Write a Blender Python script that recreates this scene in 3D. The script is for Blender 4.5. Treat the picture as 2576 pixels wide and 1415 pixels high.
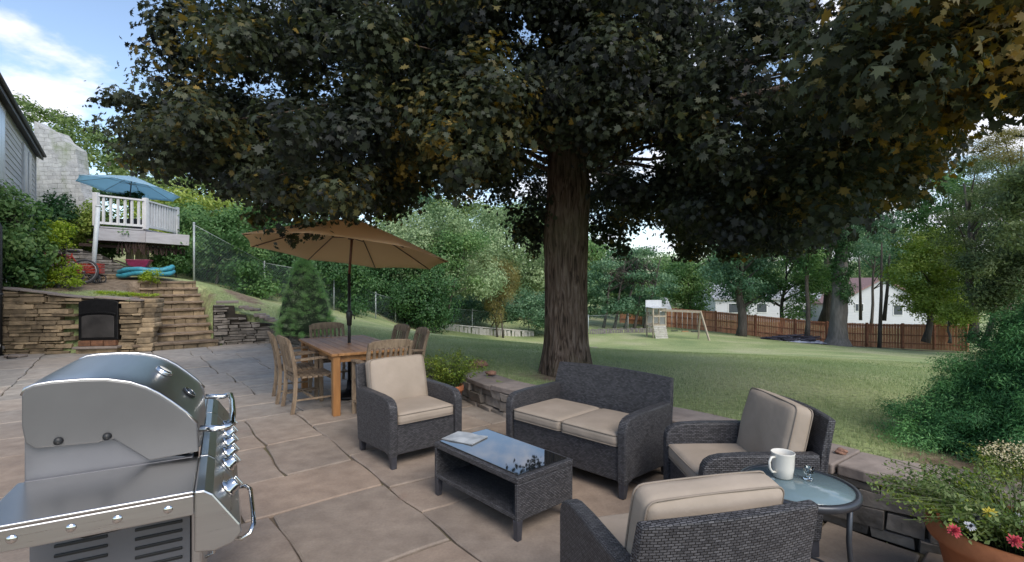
import bpy, bmesh, math, random
import numpy as np
from mathutils import Vector, Matrix
from math import radians as R, pi, sin, cos, atan2, hypot
random.seed(7); rng = np.random.default_rng(7)
S = bpy.context.scene
for o in list(bpy.data.objects): bpy.data.objects.remove(o)

# ---------------------------------------------------------------- camera
cam = bpy.data.cameras.new('camera'); camo = bpy.data.objects.new('camera', cam)
S.collection.objects.link(camo); S.camera = camo
camo.location = (0, 0, 1.6); camo.rotation_euler = (R(90), 0, 0)
cam.sensor_width = 36; cam.lens = 36*1250/2576; cam.clip_start = .05; cam.clip_end = 3000
S.render.resolution_x = 1024; S.render.resolution_y = 562
# ---------------------------------------------------------------- light
SUN_EL, SUN_AZ = R(46), R(153)          # azimuth clockwise from +Y
W = bpy.data.worlds.new('World'); S.world = W; W.use_nodes = True
nt = W.node_tree; N = nt.nodes; L = nt.links
for n in list(N): N.remove(n)
def nd(t, tree=None, **kw):
    n = (tree or nt).nodes.new(t)
    for k, v in kw.items(): setattr(n, k, v)
    return n
out = nd('ShaderNodeOutputWorld'); bg = nd('ShaderNodeBackground'); bg.inputs[1].default_value = .098
sky = nd('ShaderNodeTexSky', sky_type='NISHITA', sun_disc=False, sun_elevation=SUN_EL, sun_rotation=SUN_AZ)
sky.air_density = 1.0; sky.dust_density = .6; sky.ozone_density = 1.0
tc = nd('ShaderNodeTexCoord'); sp = nd('ShaderNodeSeparateXYZ'); L.new(tc.outputs['Generated'], sp.inputs[0])
def wm(op, a, b=None, c=None):
    m = nd('ShaderNodeMath', operation=op)
    for i, v in enumerate((a, b, c)):
        if v is None: continue
        if isinstance(v, (int, float)): m.inputs[i].default_value = v
        else: L.new(v, m.inputs[i])
    return m.outputs[0]
zc = wm('ADD', wm('MAXIMUM', sp.outputs[2], 0.0), .22)
cb = nd('ShaderNodeCombineXYZ')
L.new(wm('DIVIDE', sp.outputs[0], zc), cb.inputs[0]); L.new(wm('DIVIDE', sp.outputs[1], zc), cb.inputs[1])
cb.inputs[2].default_value = 3.3
no = nd('ShaderNodeTexNoise'); no.inputs['Scale'].default_value = 2.0; no.inputs['Detail'].default_value = 9; no.inputs['Roughness'].default_value = .55
L.new(cb.outputs[0], no.inputs['Vector'])
# more cloud to the right and low down, a bank of cloud to the left
vm = nd('ShaderNodeVectorMath', operation='DISTANCE'); L.new(tc.outputs['Generated'], vm.inputs[0]); vm.inputs[1].default_value = Vector((-.68, .69, .24)).normalized()
bank = wm('MAXIMUM', wm('SUBTRACT', 1.0, wm('MULTIPLY', vm.outputs['Value'], 6.5)), 0.0)
vm2 = nd('ShaderNodeVectorMath', operation='DISTANCE'); L.new(tc.outputs['Generated'], vm2.inputs[0]); vm2.inputs[1].default_value = Vector((.75, .64, .12)).normalized()
bank2 = wm('MAXIMUM', wm('SUBTRACT', 1.0, wm('MULTIPLY', vm2.outputs['Value'], 1.3)), 0.0)
dens = wm('ADD', no.outputs['Fac'], wm('ADD', wm('MULTIPLY', bank, .19), wm('MULTIPLY', bank2, .22)))
mr = nd('ShaderNodeMapRange', clamp=True, interpolation_type='SMOOTHSTEP'); L.new(dens, mr.inputs[0]); mr.inputs[1].default_value = .56; mr.inputs[2].default_value = .68
mix = nd('ShaderNodeMix', data_type='RGBA'); L.new(mr.outputs[0], mix.inputs[0])
hs = nd('ShaderNodeHueSaturation'); hs.inputs['Saturation'].default_value = .95; hs.inputs['Value'].default_value = 1.15; L.new(sky.outputs[0], hs.inputs['Color'])
L.new(hs.outputs[0], mix.inputs[6]); mix.inputs[7].default_value = (5.6, 5.7, 6.3, 1)
L.new(mix.outputs[2], bg.inputs[0]); L.new(bg.outputs[0], out.inputs[0])
sl = bpy.data.lights.new('sun', 'SUN'); sl.energy = 1.6; sl.angle = R(36); sl.color = (1, .93, .84)
so = bpy.data.objects.new('sun', sl); S.collection.objects.link(so)
sd = Vector((sin(SUN_AZ)*cos(SUN_EL), cos(SUN_AZ)*cos(SUN_EL), sin(SUN_EL)))
so.rotation_euler = sd.to_track_quat('Z', 'Y').to_euler(); so.location = sd*50
S.view_settings.view_transform = 'Standard'; S.view_settings.look = 'None'; S.view_settings.exposure = 1.1; S.view_settings.gamma = 1
S.cycles.use_denoising = True
S.cycles.max_bounces = 6; S.cycles.transparent_max_bounces = 8

# ---------------------------------------------------------------- helpers
COL = S.collection
def P(u, v, z=0.0):                    # point at height z seen at (u, v) of a 2576-wide view
    d = 1250*(1.6-z)/(v-707.5); return ((u-1288)/1250*d, d, z)
def PD(u, v, d): return ((u-1288)/1250*d, d, 1.6-(v-707.5)/1250*d)
def tag(o, label, cat, group=None, kind=None):
    if label: o['label'] = label
    if cat: o['category'] = cat
    if group: o['group'] = group
    if kind: o['kind'] = kind
    return o
def thing(name, label, cat, loc=(0, 0, 0), rz=0, group=None):
    o = bpy.data.objects.new(name, None); COL.objects.link(o); o.empty_display_size = .2
    o.location = loc; o.rotation_euler = (0, 0, rz); return tag(o, label, cat, group)
def dup(root, loc, rz, label, group=None):
    r = root.copy(); COL.objects.link(r); r.location = loc; r.rotation_euler = (0, 0, rz); r['label'] = label
    if group: r['group'] = group
    for ch in list(root.children):
        c = ch.copy(); COL.objects.link(c); c.parent = r
        for g in list(ch.children):
            d = g.copy(); COL.objects.link(d); d.parent = c
    return r
def face_rz(fx, fy): return atan2(fx, -fy)

class MB:
    def __init__(s): s.v = []; s.f = []; s.sm = []; s.tint = []; s.ct = .5
    def add(s, vs, fs, M=None, smooth=False):
        b = len(s.v)
        for p in vs:
            p = Vector(p)
            s.v.append(tuple(M @ p) if M is not None else tuple(p)); s.tint.append(s.ct)
        for f in fs: s.f.append([b+i for i in f]); s.sm.append(smooth)
    def box(s, x0, x1, y0, y1, z0, z1, M=None):
        s.add([(x0,y0,z0),(x1,y0,z0),(x1,y1,z0),(x0,y1,z0),(x0,y0,z1),(x1,y0,z1),(x1,y1,z1),(x0,y1,z1)],
              [(3,2,1,0),(4,5,6,7),(0,1,5,4),(1,2,6,5),(2,3,7,6),(3,0,4,7)], M)
    def beam(s, a, b, w, h, up=(0,0,1), w2=None, h2=None):
        a, b = Vector(a), Vector(b); d = (b-a).normalized(); up = Vector(up)
        if abs(d.dot(up)) > .99: up = Vector((0,1,0))
        x = d.cross(up).normalized(); y = x.cross(d).normalized(); w2 = w2 or w; h2 = h2 or h
        vs = []
        for p, ww, hh in ((a, w, h), (b, w2, h2)):
            for sx, sy in ((-1,-1),(1,-1),(1,1),(-1,1)): vs.append(p + x*sx*ww/2 + y*sy*hh/2)
        s.add(vs, [(3,2,1,0),(4,5,6,7),(0,1,5,4),(1,2,6,5),(2,3,7,6),(3,0,4,7)])
    def tube(s, pts, r, n=10, closed=False, cap=True):
        pts = [Vector(p) for p in pts]; m = len(pts); rs = r if isinstance(r, (list, tuple)) else [r]*m
        b = len(s.v); ref = None
        for i, p in enumerate(pts):
            if closed: d = pts[(i+1) % m]-pts[i-1]
            else: d = pts[min(i+1, m-1)]-pts[max(i-1, 0)]
            d.normalize()
            if ref is None:
                ref = Vector((0,0,1)) if abs(d.z) < .9 else Vector((1,0,0))
            x = d.cross(ref)
            if x.length < 1e-4: x = d.cross(Vector((0.3,1,.2)))
            x.normalize(); y = x.cross(d).normalized(); ref = y
            for k in range(n):
                a = 2*pi*k/n; s.v.append(tuple(p + (x*cos(a)+y*sin(a))*rs[i])); s.tint.append(s.ct)
        for i in range(m if closed else m-1):
            j = (i+1) % m
            for k in range(n):
                k2 = (k+1) % n; s.f.append([b+i*n+k, b+i*n+k2, b+j*n+k2, b+j*n+k]); s.sm.append(True)
        if cap and not closed:
            s.f.append([b+k for k in range(n)][::-1]); s.sm.append(False)
            s.f.append([b+(m-1)*n+k for k in range(n)]); s.sm.append(False)
    def lathe(s, prof, c=(0,0,0), n=32, M=None):
        b = len(s.v); c = Vector(c)
        for r, z in prof:
            for k in range(n):
                a = 2*pi*k/n; p = Vector((r*cos(a), r*sin(a), z)) + c
                s.v.append(tuple(M @ p) if M is not None else tuple(p)); s.tint.append(s.ct)
        for i in range(len(prof)-1):
            for k in range(n):
                k2 = (k+1) % n; s.f.append([b+i*n+k, b+i*n+k2, b+(i+1)*n+k2, b+(i+1)*n+k]); s.sm.append(True)
    def prism(s, poly, t0, t1, ax='x', M=None):     # polygon extruded along an axis
        n = len(poly)
        def mk(p, t): return {'x': (t, p[0], p[1]), 'y': (p[0], t, p[1]), 'z': (p[0], p[1], t)}[ax]
        vs = [mk(p, t0) for p in poly] + [mk(p, t1) for p in poly]
        fs = [list(range(n))[::-1], list(range(n, 2*n))] + [[i, (i+1) % n, n+(i+1) % n, n+i] for i in range(n)]
        s.add(vs, fs, M)
    def rbox(s, w, d, h, r, c=(0,0,0), puff=0, n=9, M=None, seed=0):   # rounded, padded block
        rr = random.Random(seed); ph = [rr.uniform(0, 6) for _ in range(4)]
        def prm(L_):
            a = [-L_/2, -L_/2+r*.3, -L_/2+r*.7]; m = [-L_/2+r+(L_-2*r)*i/(n-1) for i in range(n)]
            return a + m + [-q for q in a[::-1]]
        def rnd(x, y, z):
            q = Vector((max(-w/2+r, min(w/2-r, x)), max(-d/2+r, min(d/2-r, y)), max(-h/2+r, min(h/2-r, z))))
            dv = Vector((x, y, z))-q
            p = q + dv.normalized()*r if dv.length > 1e-6 else q
            if puff:
                fx = max(0, 1-(2*p.x/w)**2); fy = max(0, 1-(2*p.y/d)**2); fz = max(0, 1-(2*p.z/h)**2)
                p.z += (1 if p.z > 0 else -1)*puff*(fx*fy)**.5*min(1, abs(p.z)/(h/2)*1.0)
                p.z += .12*puff*sin(p.x*19+ph[0])*sin(p.y*17+ph[1])
                p.x += (1 if p.x > 0 else -1)*puff*.4*(fy*fz)**.5*(abs(2*p.x/w)); p.y += (1 if p.y > 0 else -1)*puff*.4*(fx*fz)**.5*(abs(2*p.y/d))
            return p
        X, Y, Z = prm(w), prm(d), prm(h) if h > 2*r+.001 else [-h/2+h*i/6 for i in range(7)]
        c = Vector(c)
        def grid(A, B, fn, flip):
            vs = [c + rnd(*fn(a, b)) for a in A for b in B]; nb = len(B); fs = []
            for i in range(len(A)-1):
                for j in range(nb-1):
                    q = [i*nb+j, (i+1)*nb+j, (i+1)*nb+j+1, i*nb+j+1]; fs.append(q[::-1] if flip else q)
            s.add(vs, fs, M, True)
        grid(X, Y, lambda a, b: (a, b, h/2), False); grid(X, Y, lambda a, b: (a, b, -h/2), True)
        grid(X, Z, lambda a, b: (a, -d/2, b), False); grid(X, Z, lambda a, b: (a, d/2, b), True)
        grid(Y, Z, lambda a, b: (w/2, a, b), False); grid(Y, Z, lambda a, b: (-w/2, a, b), True)
    def build(s, name, mat, parent=None, bevel=0, seg=2, weld=False):
        me = bpy.data.meshes.new(name); me.from_pydata(s.v, [], s.f); me.materials.append(mat)
        me.polygons.foreach_set('use_smooth', s.sm)
        at = me.attributes.new('tint', 'FLOAT', 'POINT'); at.data.foreach_set('value', s.tint)
        uv = me.uv_layers.new(name='UVMap'); me.update()          # box projection in metres
        V_ = np.array(s.v); li = np.zeros(len(me.loops), int); me.loops.foreach_get('vertex_index', li)
        co = V_[li]; nr = np.zeros(len(me.polygons)*3); me.polygons.foreach_get('normal', nr); nr = nr.reshape(-1, 3)
        lt = np.zeros(len(me.polygons), int); me.polygons.foreach_get('loop_total', lt); nl = np.repeat(nr, lt, axis=0)
        ax = np.argmax(np.abs(nl), axis=1)
        U = np.where(ax == 0, co[:, 1], co[:, 0]); Vv = np.where(ax == 2, co[:, 1], co[:, 2])
        uv.data.foreach_set('uv', np.stack([U, Vv], 1).ravel())
        o = bpy.data.objects.new(name, me); COL.objects.link(o)
        if parent is not None: o.parent = parent
        if weld:
            bm = bmesh.new(); bm.from_mesh(me); bmesh.ops.remove_doubles(bm, verts=bm.verts, dist=1e-5); bm.to_mesh(me); bm.free()
        if bevel:
            m = o.modifiers.new('bevel', 'BEVEL'); m.width = bevel; m.segments = seg; m.limit_method = 'ANGLE'; m.angle_limit = R(40)
            m.harden_normals = False
        return o

def mat(name, col=(.5,.5,.5), rough=.6, metal=0, col2=None, nscale=8, ndet=6, bump=0, bscale=None, tintamt=0, coord='Object', stretch=(1,1,1), spec=.5, lo=.35, hi=.65, subsurf=0):
    m = bpy.data.materials.new(name); m.use_nodes = True; t = m.node_tree; b = t.nodes['Principled BSDF']
    b.inputs['Roughness'].default_value = rough; b.inputs['Metallic'].default_value = metal; b.inputs['Specular IOR Level'].default_value = spec
    cd = nd('ShaderNodeTexCoord', t); mp = nd('ShaderNodeMapping', t); mp.inputs['Scale'].default_value = stretch
    t.links.new(cd.outputs[coord], mp.inputs[0]); vec = mp.outputs[0]
    col2 = col2 or tuple(c*.8 for c in col)
    n = nd('ShaderNodeTexNoise', t); n.inputs['Scale'].default_value = nscale; n.inputs['Detail'].default_value = ndet; n.inputs['Roughness'].default_value = .6
    t.links.new(vec, n.inputs['Vector'])
    r = nd('ShaderNodeValToRGB', t); r.color_ramp.elements[0].position = lo; r.color_ramp.elements[1].position = hi
    r.color_ramp.elements[0].color = (*col2, 1); r.color_ramp.elements[1].color = (*col, 1)
    t.links.new(n.outputs['Fac'], r.inputs[0]); c = r.outputs[0]
    if tintamt:
        a = nd('ShaderNodeAttribute', t, attribute_name='tint')
        mr_ = nd('ShaderNodeMapRange', t); t.links.new(a.outputs['Fac'], mr_.inputs[0]); mr_.inputs[3].default_value = 1-tintamt; mr_.inputs[4].default_value = 1+tintamt
        vm_ = nd('ShaderNodeVectorMath', t, operation='SCALE'); t.links.new(c, vm_.inputs[0]); t.links.new(mr_.outputs[0], vm_.inputs['Scale']); c = vm_.outputs[0]
    t.links.new(c, b.inputs['Base Color'])
    if bump:
        n2 = nd('ShaderNodeTexNoise', t); n2.inputs['Scale'].default_value = bscale or nscale*3; n2.inputs['Detail'].default_value = 8; t.links.new(vec, n2.inputs['Vector'])
        bp = nd('ShaderNodeBump', t); bp.inputs['Strength'].default_value = bump; bp.inputs['Distance'].default_value = .02
        t.links.new(n2.outputs['Fac'], bp.inputs['Height']); t.links.new(bp.outputs[0], b.inputs['Normal'])
    return m
def leafmat(name, c0, c1, c2, trans=.35, rough=.55, mid=.5):
    m = bpy.data.materials.new(name); m.use_nodes = True; t = m.node_tree; b = t.nodes['Principled BSDF']; o = t.nodes['Material Output']
    a = nd('ShaderNodeAttribute', t, attribute_name='tint'); r = nd('ShaderNodeValToRGB', t)
    e = r.color_ramp.elements; e[0].color = (*c0, 1); e[1].color = (*c2, 1); x = e.new(mid); x.color = (*c1, 1)
    t.links.new(a.outputs['Fac'], r.inputs[0]); t.links.new(r.outputs[0], b.inputs['Base Color']); b.inputs['Roughness'].default_value = rough
    b.inputs['Specular IOR Level'].default_value = .35
    tr = nd('ShaderNodeBsdfTranslucent', t); hv = nd('ShaderNodeHueSaturation', t); hv.inputs['Value'].default_value = 1.3; hv.inputs['Saturation'].default_value = 1.15
    t.links.new(r.outputs[0], hv.inputs['Color']); t.links.new(hv.outputs[0], tr.inputs[0])
    mx = nd('ShaderNodeMixShader', t); mx.inputs[0].default_value = trans
    t.links.new(b.outputs[0], mx.inputs[1]); t.links.new(tr.outputs[0], mx.inputs[2]); t.links.new(mx.outputs[0], o.inputs[0])
    return m

QUAD = [(0,-.5),(.3,0),(0,.5),(-.3,0)]
NEEDLE = [(0,-.5),(.13,0),(0,.5),(-.13,0)]
MAPLE_ = [(0,-.5),(.12,-.3),(.42,-.28),(.34,-.08),(.55,.14),(.28,.16),(.22,.3),(.08,.24),(0,.58),(-.08,.24),(-.22,.3),(-.28,.16),(-.55,.14),(-.34,-.08),(-.42,-.28),(-.12,-.3)]
MAPLE = [(0,-.5),(.14,-.22),(.36,-.34),(.30,-.12),(.52,.10),(.30,.14),(.30,.34),(.14,.26),(.02,.56),(-.10,.28),(-.27,.36),(-.26,.12),(-.50,.16),(-.30,-.10),(-.40,-.30),(-.12,-.20)]
def leaves(name, C, Nn, size, tint, m, parent=None, shape=QUAD, droop=None):
    n = len(C); k = len(shape); Nn = Nn/np.maximum(np.linalg.norm(Nn, axis=1, keepdims=True), 1e-6)
    rv = rng.normal(size=(n, 3))
    if droop is not None: rv = rv*.45 + np.array(droop)
    B = rv - (rv*Nn).sum(1, keepdims=True)*Nn; B /= np.maximum(np.linalg.norm(B, axis=1, keepdims=True), 1e-6); T = np.cross(B, Nn)
    sh = np.array(shape); sz = np.broadcast_to(size, (n,))[:, None, None]
    cf = rng.uniform(.1, .8, (n, 1, 1)); c2_ = rng.uniform(-.2, 1.1, (n, 1, 1)); ax_ = rng.uniform(.6, 1.05, (n, 1, 1))
    curl = (np.abs(sh[:, 0])[None, :, None]*cf + (sh[:, 1]**2)[None, :, None]*c2_)*Nn[:, None, :]
    V = C[:, None, :] + sz*(T[:, None, :]*sh[None, :, :1]*ax_ + B[:, None, :]*sh[None, :, 1:] - curl)
    me = bpy.data.meshes.new(name); me.vertices.add(n*k); me.vertices.foreach_set('co', V.ravel())
    me.loops.add(n*k); me.loops.foreach_set('vertex_index', np.arange(n*k)); me.polygons.add(n)
    me.polygons.foreach_set('loop_start', np.arange(n)*k); me.polygons.foreach_set('loop_total', np.full(n, k))
    at = me.attributes.new('tint', 'FLOAT', 'POINT'); at.data.foreach_set('value', np.repeat(np.clip(tint, 0, 1), k))
    me.materials.append(m); me.update(calc_edges=True)
    o = bpy.data.objects.new(name, me); COL.objects.link(o)
    if parent is not None: o.parent = parent
    return o
def clump_pts(clumps, size, cover=2.4, sub=14, spread=.26, updown=.35, tvar=.16):
    """clumps: (x,y,z,rx,ry,rz[,tint]) -> centres, normals, tints of leaves set in tufts through each clump"""
    Cs, Ns, Ts = [], [], []
    for c in clumps:
        x, y, z, rx, ry, rz = c[:6]; t0 = c[6] if len(c) > 6 else .5
        n = int(cover*pi*max(rx, ry)*rz/(size*size*.32))+4; k = max(4, int(sub))
        d = rng.normal(size=(k, 3)); d /= np.linalg.norm(d, axis=1, keepdims=True); rad = rng.uniform(.45, .95, (k, 1))
        sc = d*rad; idx = rng.integers(0, k, n); off = rng.normal(size=(n, 3))*spread
        p = sc[idx]+off; r_ = np.array([rx, ry, rz]); tt = rng.normal(size=k)*tvar
        Cs.append(np.array([x, y, z])+p*r_); nn = off/ spread*.5 + d[idx]*.7 + rng.normal(size=(n, 3))*.55; nn[:, 2] += updown; Ns.append(nn)
        Ts.append(t0+tt[idx]+rng.normal(size=n)*.1)
    return np.concatenate(Cs), np.concatenate(Ns), np.concatenate(Ts)
def foliage(name, clumps, size, m, parent=None, shape=QUAD, droop=None, core=None, **kw):
    C, Nn, T = clump_pts(clumps, size, **kw)
    if parent is not None:
        C = C-np.array(parent.location)
    o = leaves(name, C, Nn, size*rng.uniform(.7, 1.3, len(C)), T, m, None, shape, droop)
    if parent is not None: o.parent = parent
    return o
# ---------------------------------------------------------------- terrain
PATIO = [(6,2.0),(6,-5),(-16,-5),(-16,9.9),(-11.1,10.8),(-8.4,11.3),(-7.4,12.2),(-6.3,12.9),(-4.4,11.6),(-2.6,9.7),(-1.35,7.9),(-.75,6.9),(-.35,6.2),(0,5.75),(.65,5.1),(1.3,4.45),(1.6,4.0),(1.95,3.55),(2.2,3.16),(2.5,2.9),(3,2.62),(3.6,2.42),(4.6,2.2)]
CP = [(-.3,7.1,.3),(.6,5.9,.3),(1.6,4.8,.3),(2.4,3.8,.3),(2.9,3.2,.3),(3.7,2.8,.3),(5.5,2.6,.3),(.75,7.1,.24),(-1.5,8.6,.28),(-2.5,10.2,.28),(-4.5,12.2,.30),(-5.5,13,.42),(-6.6,13.4,.62),(-7.4,13.2,.95),(-7.8,13.1,1.05),
 (-8.8,12.3,1.16),(-10,11.7,1.25),(-11.5,11.3,1.44),(-14,11,1.5),(-13,14,1.6),(-16,16,2.0),(-10.2,14.3,1.6),(-11.5,16,1.75),(-15,20,2.3),(-9.8,16,1.55),(-9,18,.85),(-7.2,20,.36),
 (-5.7,25,-.56),(-4.4,28,-1.15),(-.6,33,-1.75),(3.5,35,-2.0),(10.5,32,-2.05),(16.5,39,-2.45),(23,36,-3.0),(27.5,30,-2.65),(20,20,-1.75),(10,15,-.75),(8,8,-.05),(14,8,-.5),(3,14,-.35),(-2,16,-.15),
 (-12,22,2.0),(-12,30,2.5),(-30,25,4.5),(-40,50,7),(-20,50,4),(0,55,-.5),(30,60,-3.5),(60,50,-4),(80,100,-3),(0,100,3),(-60,90,12),(-90,60,11),(-30,0,2),(-90,0,6),(40,0,-2),(90,0,-4),(0,-40,0),(-80,-80,3),(80,-80,-3)]
cp = np.array(CP); 
def _phi(d2): return np.where(d2 > 0, d2*np.log(np.maximum(d2, 1e-9)), 0)
_n = len(cp); _K = _phi(((cp[:, None, :2]-cp[None, :, :2])**2).sum(-1)); _P = np.c_[np.ones(_n), cp[:, :2]]
_A = np.block([[_K+np.eye(_n)*2.0, _P], [_P.T, np.zeros((3, 3))]]); _w = np.linalg.solve(_A, np.r_[cp[:, 2], 0, 0, 0])
def H(X, Y):
    X = np.clip(np.asarray(X, float), -95, 95); Y = np.clip(np.asarray(Y, float), -85, 105); sh = X.shape
    q = np.stack([X.ravel(), Y.ravel()], 1); o = np.empty(len(q))
    for i in range(0, len(q), 20000):
        s_ = q[i:i+20000]; o[i:i+20000] = _phi(((s_[:, None, :]-cp[None, :, :2])**2).sum(-1))@_w[:_n] + np.c_[np.ones(len(s_)), s_]@_w[_n:]
    return o.reshape(sh)
def h1(x, y): return float(H(np.array([x]), np.array([y]))[0])
def sdist(X, Y):                      # + outside the patio, - inside
    X = np.asarray(X); Y = np.asarray(Y); d = np.full(X.shape, 1e9); ins = np.zeros(X.shape, bool); n = len(PATIO)
    for i in range(n):
        x0, y0 = PATIO[i]; x1, y1 = PATIO[(i+1) % n]; dx, dy = x1-x0, y1-y0
        t = np.clip(((X-x0)*dx+(Y-y0)*dy)/(dx*dx+dy*dy), 0, 1); d = np.minimum(d, np.hypot(X-x0-t*dx, Y-y0-t*dy))
        c = ((y0 > Y) != (y1 > Y)) & (X < dx*(Y-y0)/(dy if dy else 1e-9)+x0); ins ^= c
    return np.where(ins, -d, d)
# stair corridor: base (-8.35,11.4)-(-7.45,12.15), uphill
SB = Vector((-7.92, 11.78)); SU = Vector((-.62, .785)).normalized(); SW = Vector((.785, .62)).normalized()
def stair_uv(X, Y): return (X-SB.x)*SU.x+(Y-SB.y)*SU.y, (X-SB.x)*SW.x+(Y-SB.y)*SW.y
gx = np.concatenate([[-900,-500,-300,-200], np.arange(-140, -30, 4), np.arange(-30, -17, 1.), np.arange(-17, 9, .14), np.arange(9, 34, .8), np.arange(34, 140, 4), [200, 300, 500, 900]])
gy = np.concatenate([[-900,-500,-200], np.arange(-100, -8, 6), np.arange(-8, 0, .8), np.arange(0, 16, .14), np.arange(16, 44, .6), np.arange(44, 140, 4), [200, 300, 500, 900]])
GX, GY = np.meshgrid(gx, gy, indexing='ij'); GZ = H(GX, GY); SD = sdist(GX, GY)
GZ = GZ + .02*np.sin(GX*1.7+1)*np.sin(GY*1.3)*(SD > 1)
GZ = np.where(SD < .16, -.09, GZ)
su, sw = stair_uv(GX, GY); ins = (np.abs(sw) < .85) & (su > -.3) & (su < 3.3); GZ = np.where(ins, np.minimum(GZ, su*.5-.35), GZ)
nx, ny = GX.shape; me = bpy.data.meshes.new('ground'); V = np.stack([GX, GY, GZ], -1).reshape(-1, 3)
ii = (np.arange(nx-1)[:, None]*ny+np.arange(ny-1)[None, :]).ravel(); F = np.stack([ii, ii+ny, ii+ny+1, ii+1], 1)
me.vertices.add(len(V)); me.vertices.foreach_set('co', V.ravel()); me.loops.add(len(F)*4); me.loops.foreach_set('vertex_index', F.ravel())
me.polygons.add(len(F)); me.polygons.foreach_set('loop_start', np.arange(len(F))*4); me.polygons.foreach_set('loop_total', np.full(len(F), 4))
me.polygons.foreach_set('use_smooth', np.ones(len(F), bool)); me.update(calc_edges=True)
def blob(X, Y, x, y, rx, ry, a=0):
    dx, dy = X-x, Y-y; u = dx*cos(a)+dy*sin(a); v = -dx*sin(a)+dy*cos(a); return np.exp(-((u/rx)**2+(v/ry)**2))
def dirt_at(X, Y):
    d = blob(X, Y, -10.4, 12.6, 1.9, .9, .3)+blob(X, Y, -11.2, 14, 1.8, 1.4)+blob(X, Y, -8.4, 15.5, 2.2, .5, -.9)*.8+blob(X, Y, 23, 31.5, 7, 1.2, -.75)*.9+blob(X, Y, 23, 35.6, 4, 1.6, 0)+blob(X, Y, .8, 6.9, .75, .6)*.8
    d += blob(X, Y, -9.5, 13.4, 1., .8, 0)*.7+blob(X, Y, 1.75, 4.75, .7, .25, -.8)*.7+blob(X, Y, 3.9, 3.2, 1.3, .9)
    d -= blob(X, Y, -9.7, 12.25, .7, .45)*1.3
    return np.clip(d, 0, 1)
at = me.attributes.new('dirt', 'FLOAT', 'POINT'); at.data.foreach_set('value', dirt_at(GX, GY).ravel())
g = bpy.data.materials.new('lawn'); g.use_nodes = True; t = g.node_tree; b = t.nodes['Principled BSDF']; b.inputs['Roughness'].default_value = .9; b.inputs['Specular IOR Level'].default_value = .15
cd = nd('ShaderNodeTexCoord', t)
def noise(t, sc, det=6, vec=None, dist=0):
    n = nd('ShaderNodeTexNoise', t); n.inputs['Scale'].default_value = sc; n.inputs['Detail'].default_value = det; n.inputs['Distortion'].default_value = dist
    t.links.new(vec or cd.outputs['Object'], n.inputs['Vector']); return n.outputs['Fac']
def ramp(t, f, stops):
    r = nd('ShaderNodeValToRGB', t); e = r.color_ramp.elements
    e[0].position, e[0].color = stops[0][0], (*stops[0][1], 1); e[1].position, e[1].color = stops[-1][0], (*stops[-1][1], 1)
    for p_, c_ in stops[1:-1]: x_ = e.new(p_); x_.color = (*c_, 1)
    t.links.new(f, r.inputs[0]); return r.outputs[0]
def mixc(t, f, a, b_, mode='MIX'):
    m_ = nd('ShaderNodeMix', t, data_type='RGBA', blend_type=mode)
    for s_, v_ in ((0, f), (6, a), (7, b_)):
        if isinstance(v_, (int, float)): m_.inputs[s_].default_value = v_
        elif isinstance(v_, tuple): m_.inputs[s_].default_value = (*v_, 1)
        else: t.links.new(v_, m_.inputs[s_])
    return m_.outputs[2]
big = ramp(t, noise(t, .35, 5), [(.32, (.20,.26,.12)), (.5, (.29,.335,.16)), (.68, (.38,.385,.235))])
fine = ramp(t, noise(t, 16, 8), [(.3, (.62,.62,.6)), (.7, (1.25,1.25,1.15))])
gr = mixc(t, 1.0, big, fine, 'MULTIPLY')
da = nd('ShaderNodeAttribute', t, attribute_name='dirt'); mm = nd('ShaderNodeMath', t, operation='MULTIPLY_ADD'); t.links.new(noise(t, 2.2, 8), mm.inputs[0]); mm.inputs[1].default_value = .9; mm.inputs[2].default_value = -.45
ad = nd('ShaderNodeMath', t, operation='ADD', use_clamp=True); t.links.new(mm.outputs[0], ad.inputs[0]); t.links.new(da.outputs['Fac'], ad.inputs[1])
mr_ = nd('ShaderNodeMapRange', t); t.links.new(ad.outputs[0], mr_.inputs[0]); mr_.inputs[1].default_value = .3; mr_.inputs[2].default_value = .62
dirtc = ramp(t, noise(t, 9, 8), [(.3, (.13,.095,.065)), (.7, (.27,.21,.15))])
t.links.new(mixc(t, mr_.outputs[0], gr, dirtc), b.inputs['Base Color'])
bp = nd('ShaderNodeBump', t); bp.inputs['Strength'].default_value = .6; bp.inputs['Distance'].default_value = .03; t.links.new(noise(t, 28, 6), bp.inputs['Height']); t.links.new(bp.outputs[0], b.inputs['Normal'])
me.materials.append(g); ground = bpy.data.objects.new('lawn', me); COL.objects.link(ground); tag(ground, 'sloping green lawn with worn bare patches', None, kind='structure')

# grass blades on the near lawn
def scatter(n, x0, x1, y0, y1, mind=.42):
    X = rng.uniform(x0, x1, n); Y = y0+(y1-y0)*rng.uniform(0, 1, n)**1.3
    vis = (np.abs(X/np.maximum(Y, .1)) < 1.08) & (sdist(X, Y) > mind) & (dirt_at(X, Y) < rng.uniform(.15, .6, n))
    u_, w_ = stair_uv(X, Y); vis &= ~((np.abs(w_) < .95) & (u_ > -.4) & (u_ < 3.3))
    return X[vis], Y[vis]
X, Y = scatter(330000, -11, 13, 2.6, 15); n = len(X); Z = H(X, Y)+.012
C = np.stack([X, Y, Z+.012], 1); a = rng.uniform(0, 2*pi, n); Nn = np.stack([np.cos(a), np.sin(a), rng.uniform(-.4, .4, n)], 1)
gm = leafmat('grass_blade', (.17,.235,.10), (.30,.35,.165), (.44,.44,.28), .3, .7)
patch = .5+.35*np.sin(X*.9+1.3*np.sin(Y*.7))*np.sin(Y*.8+2)+rng.normal(size=n)*.16
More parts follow.
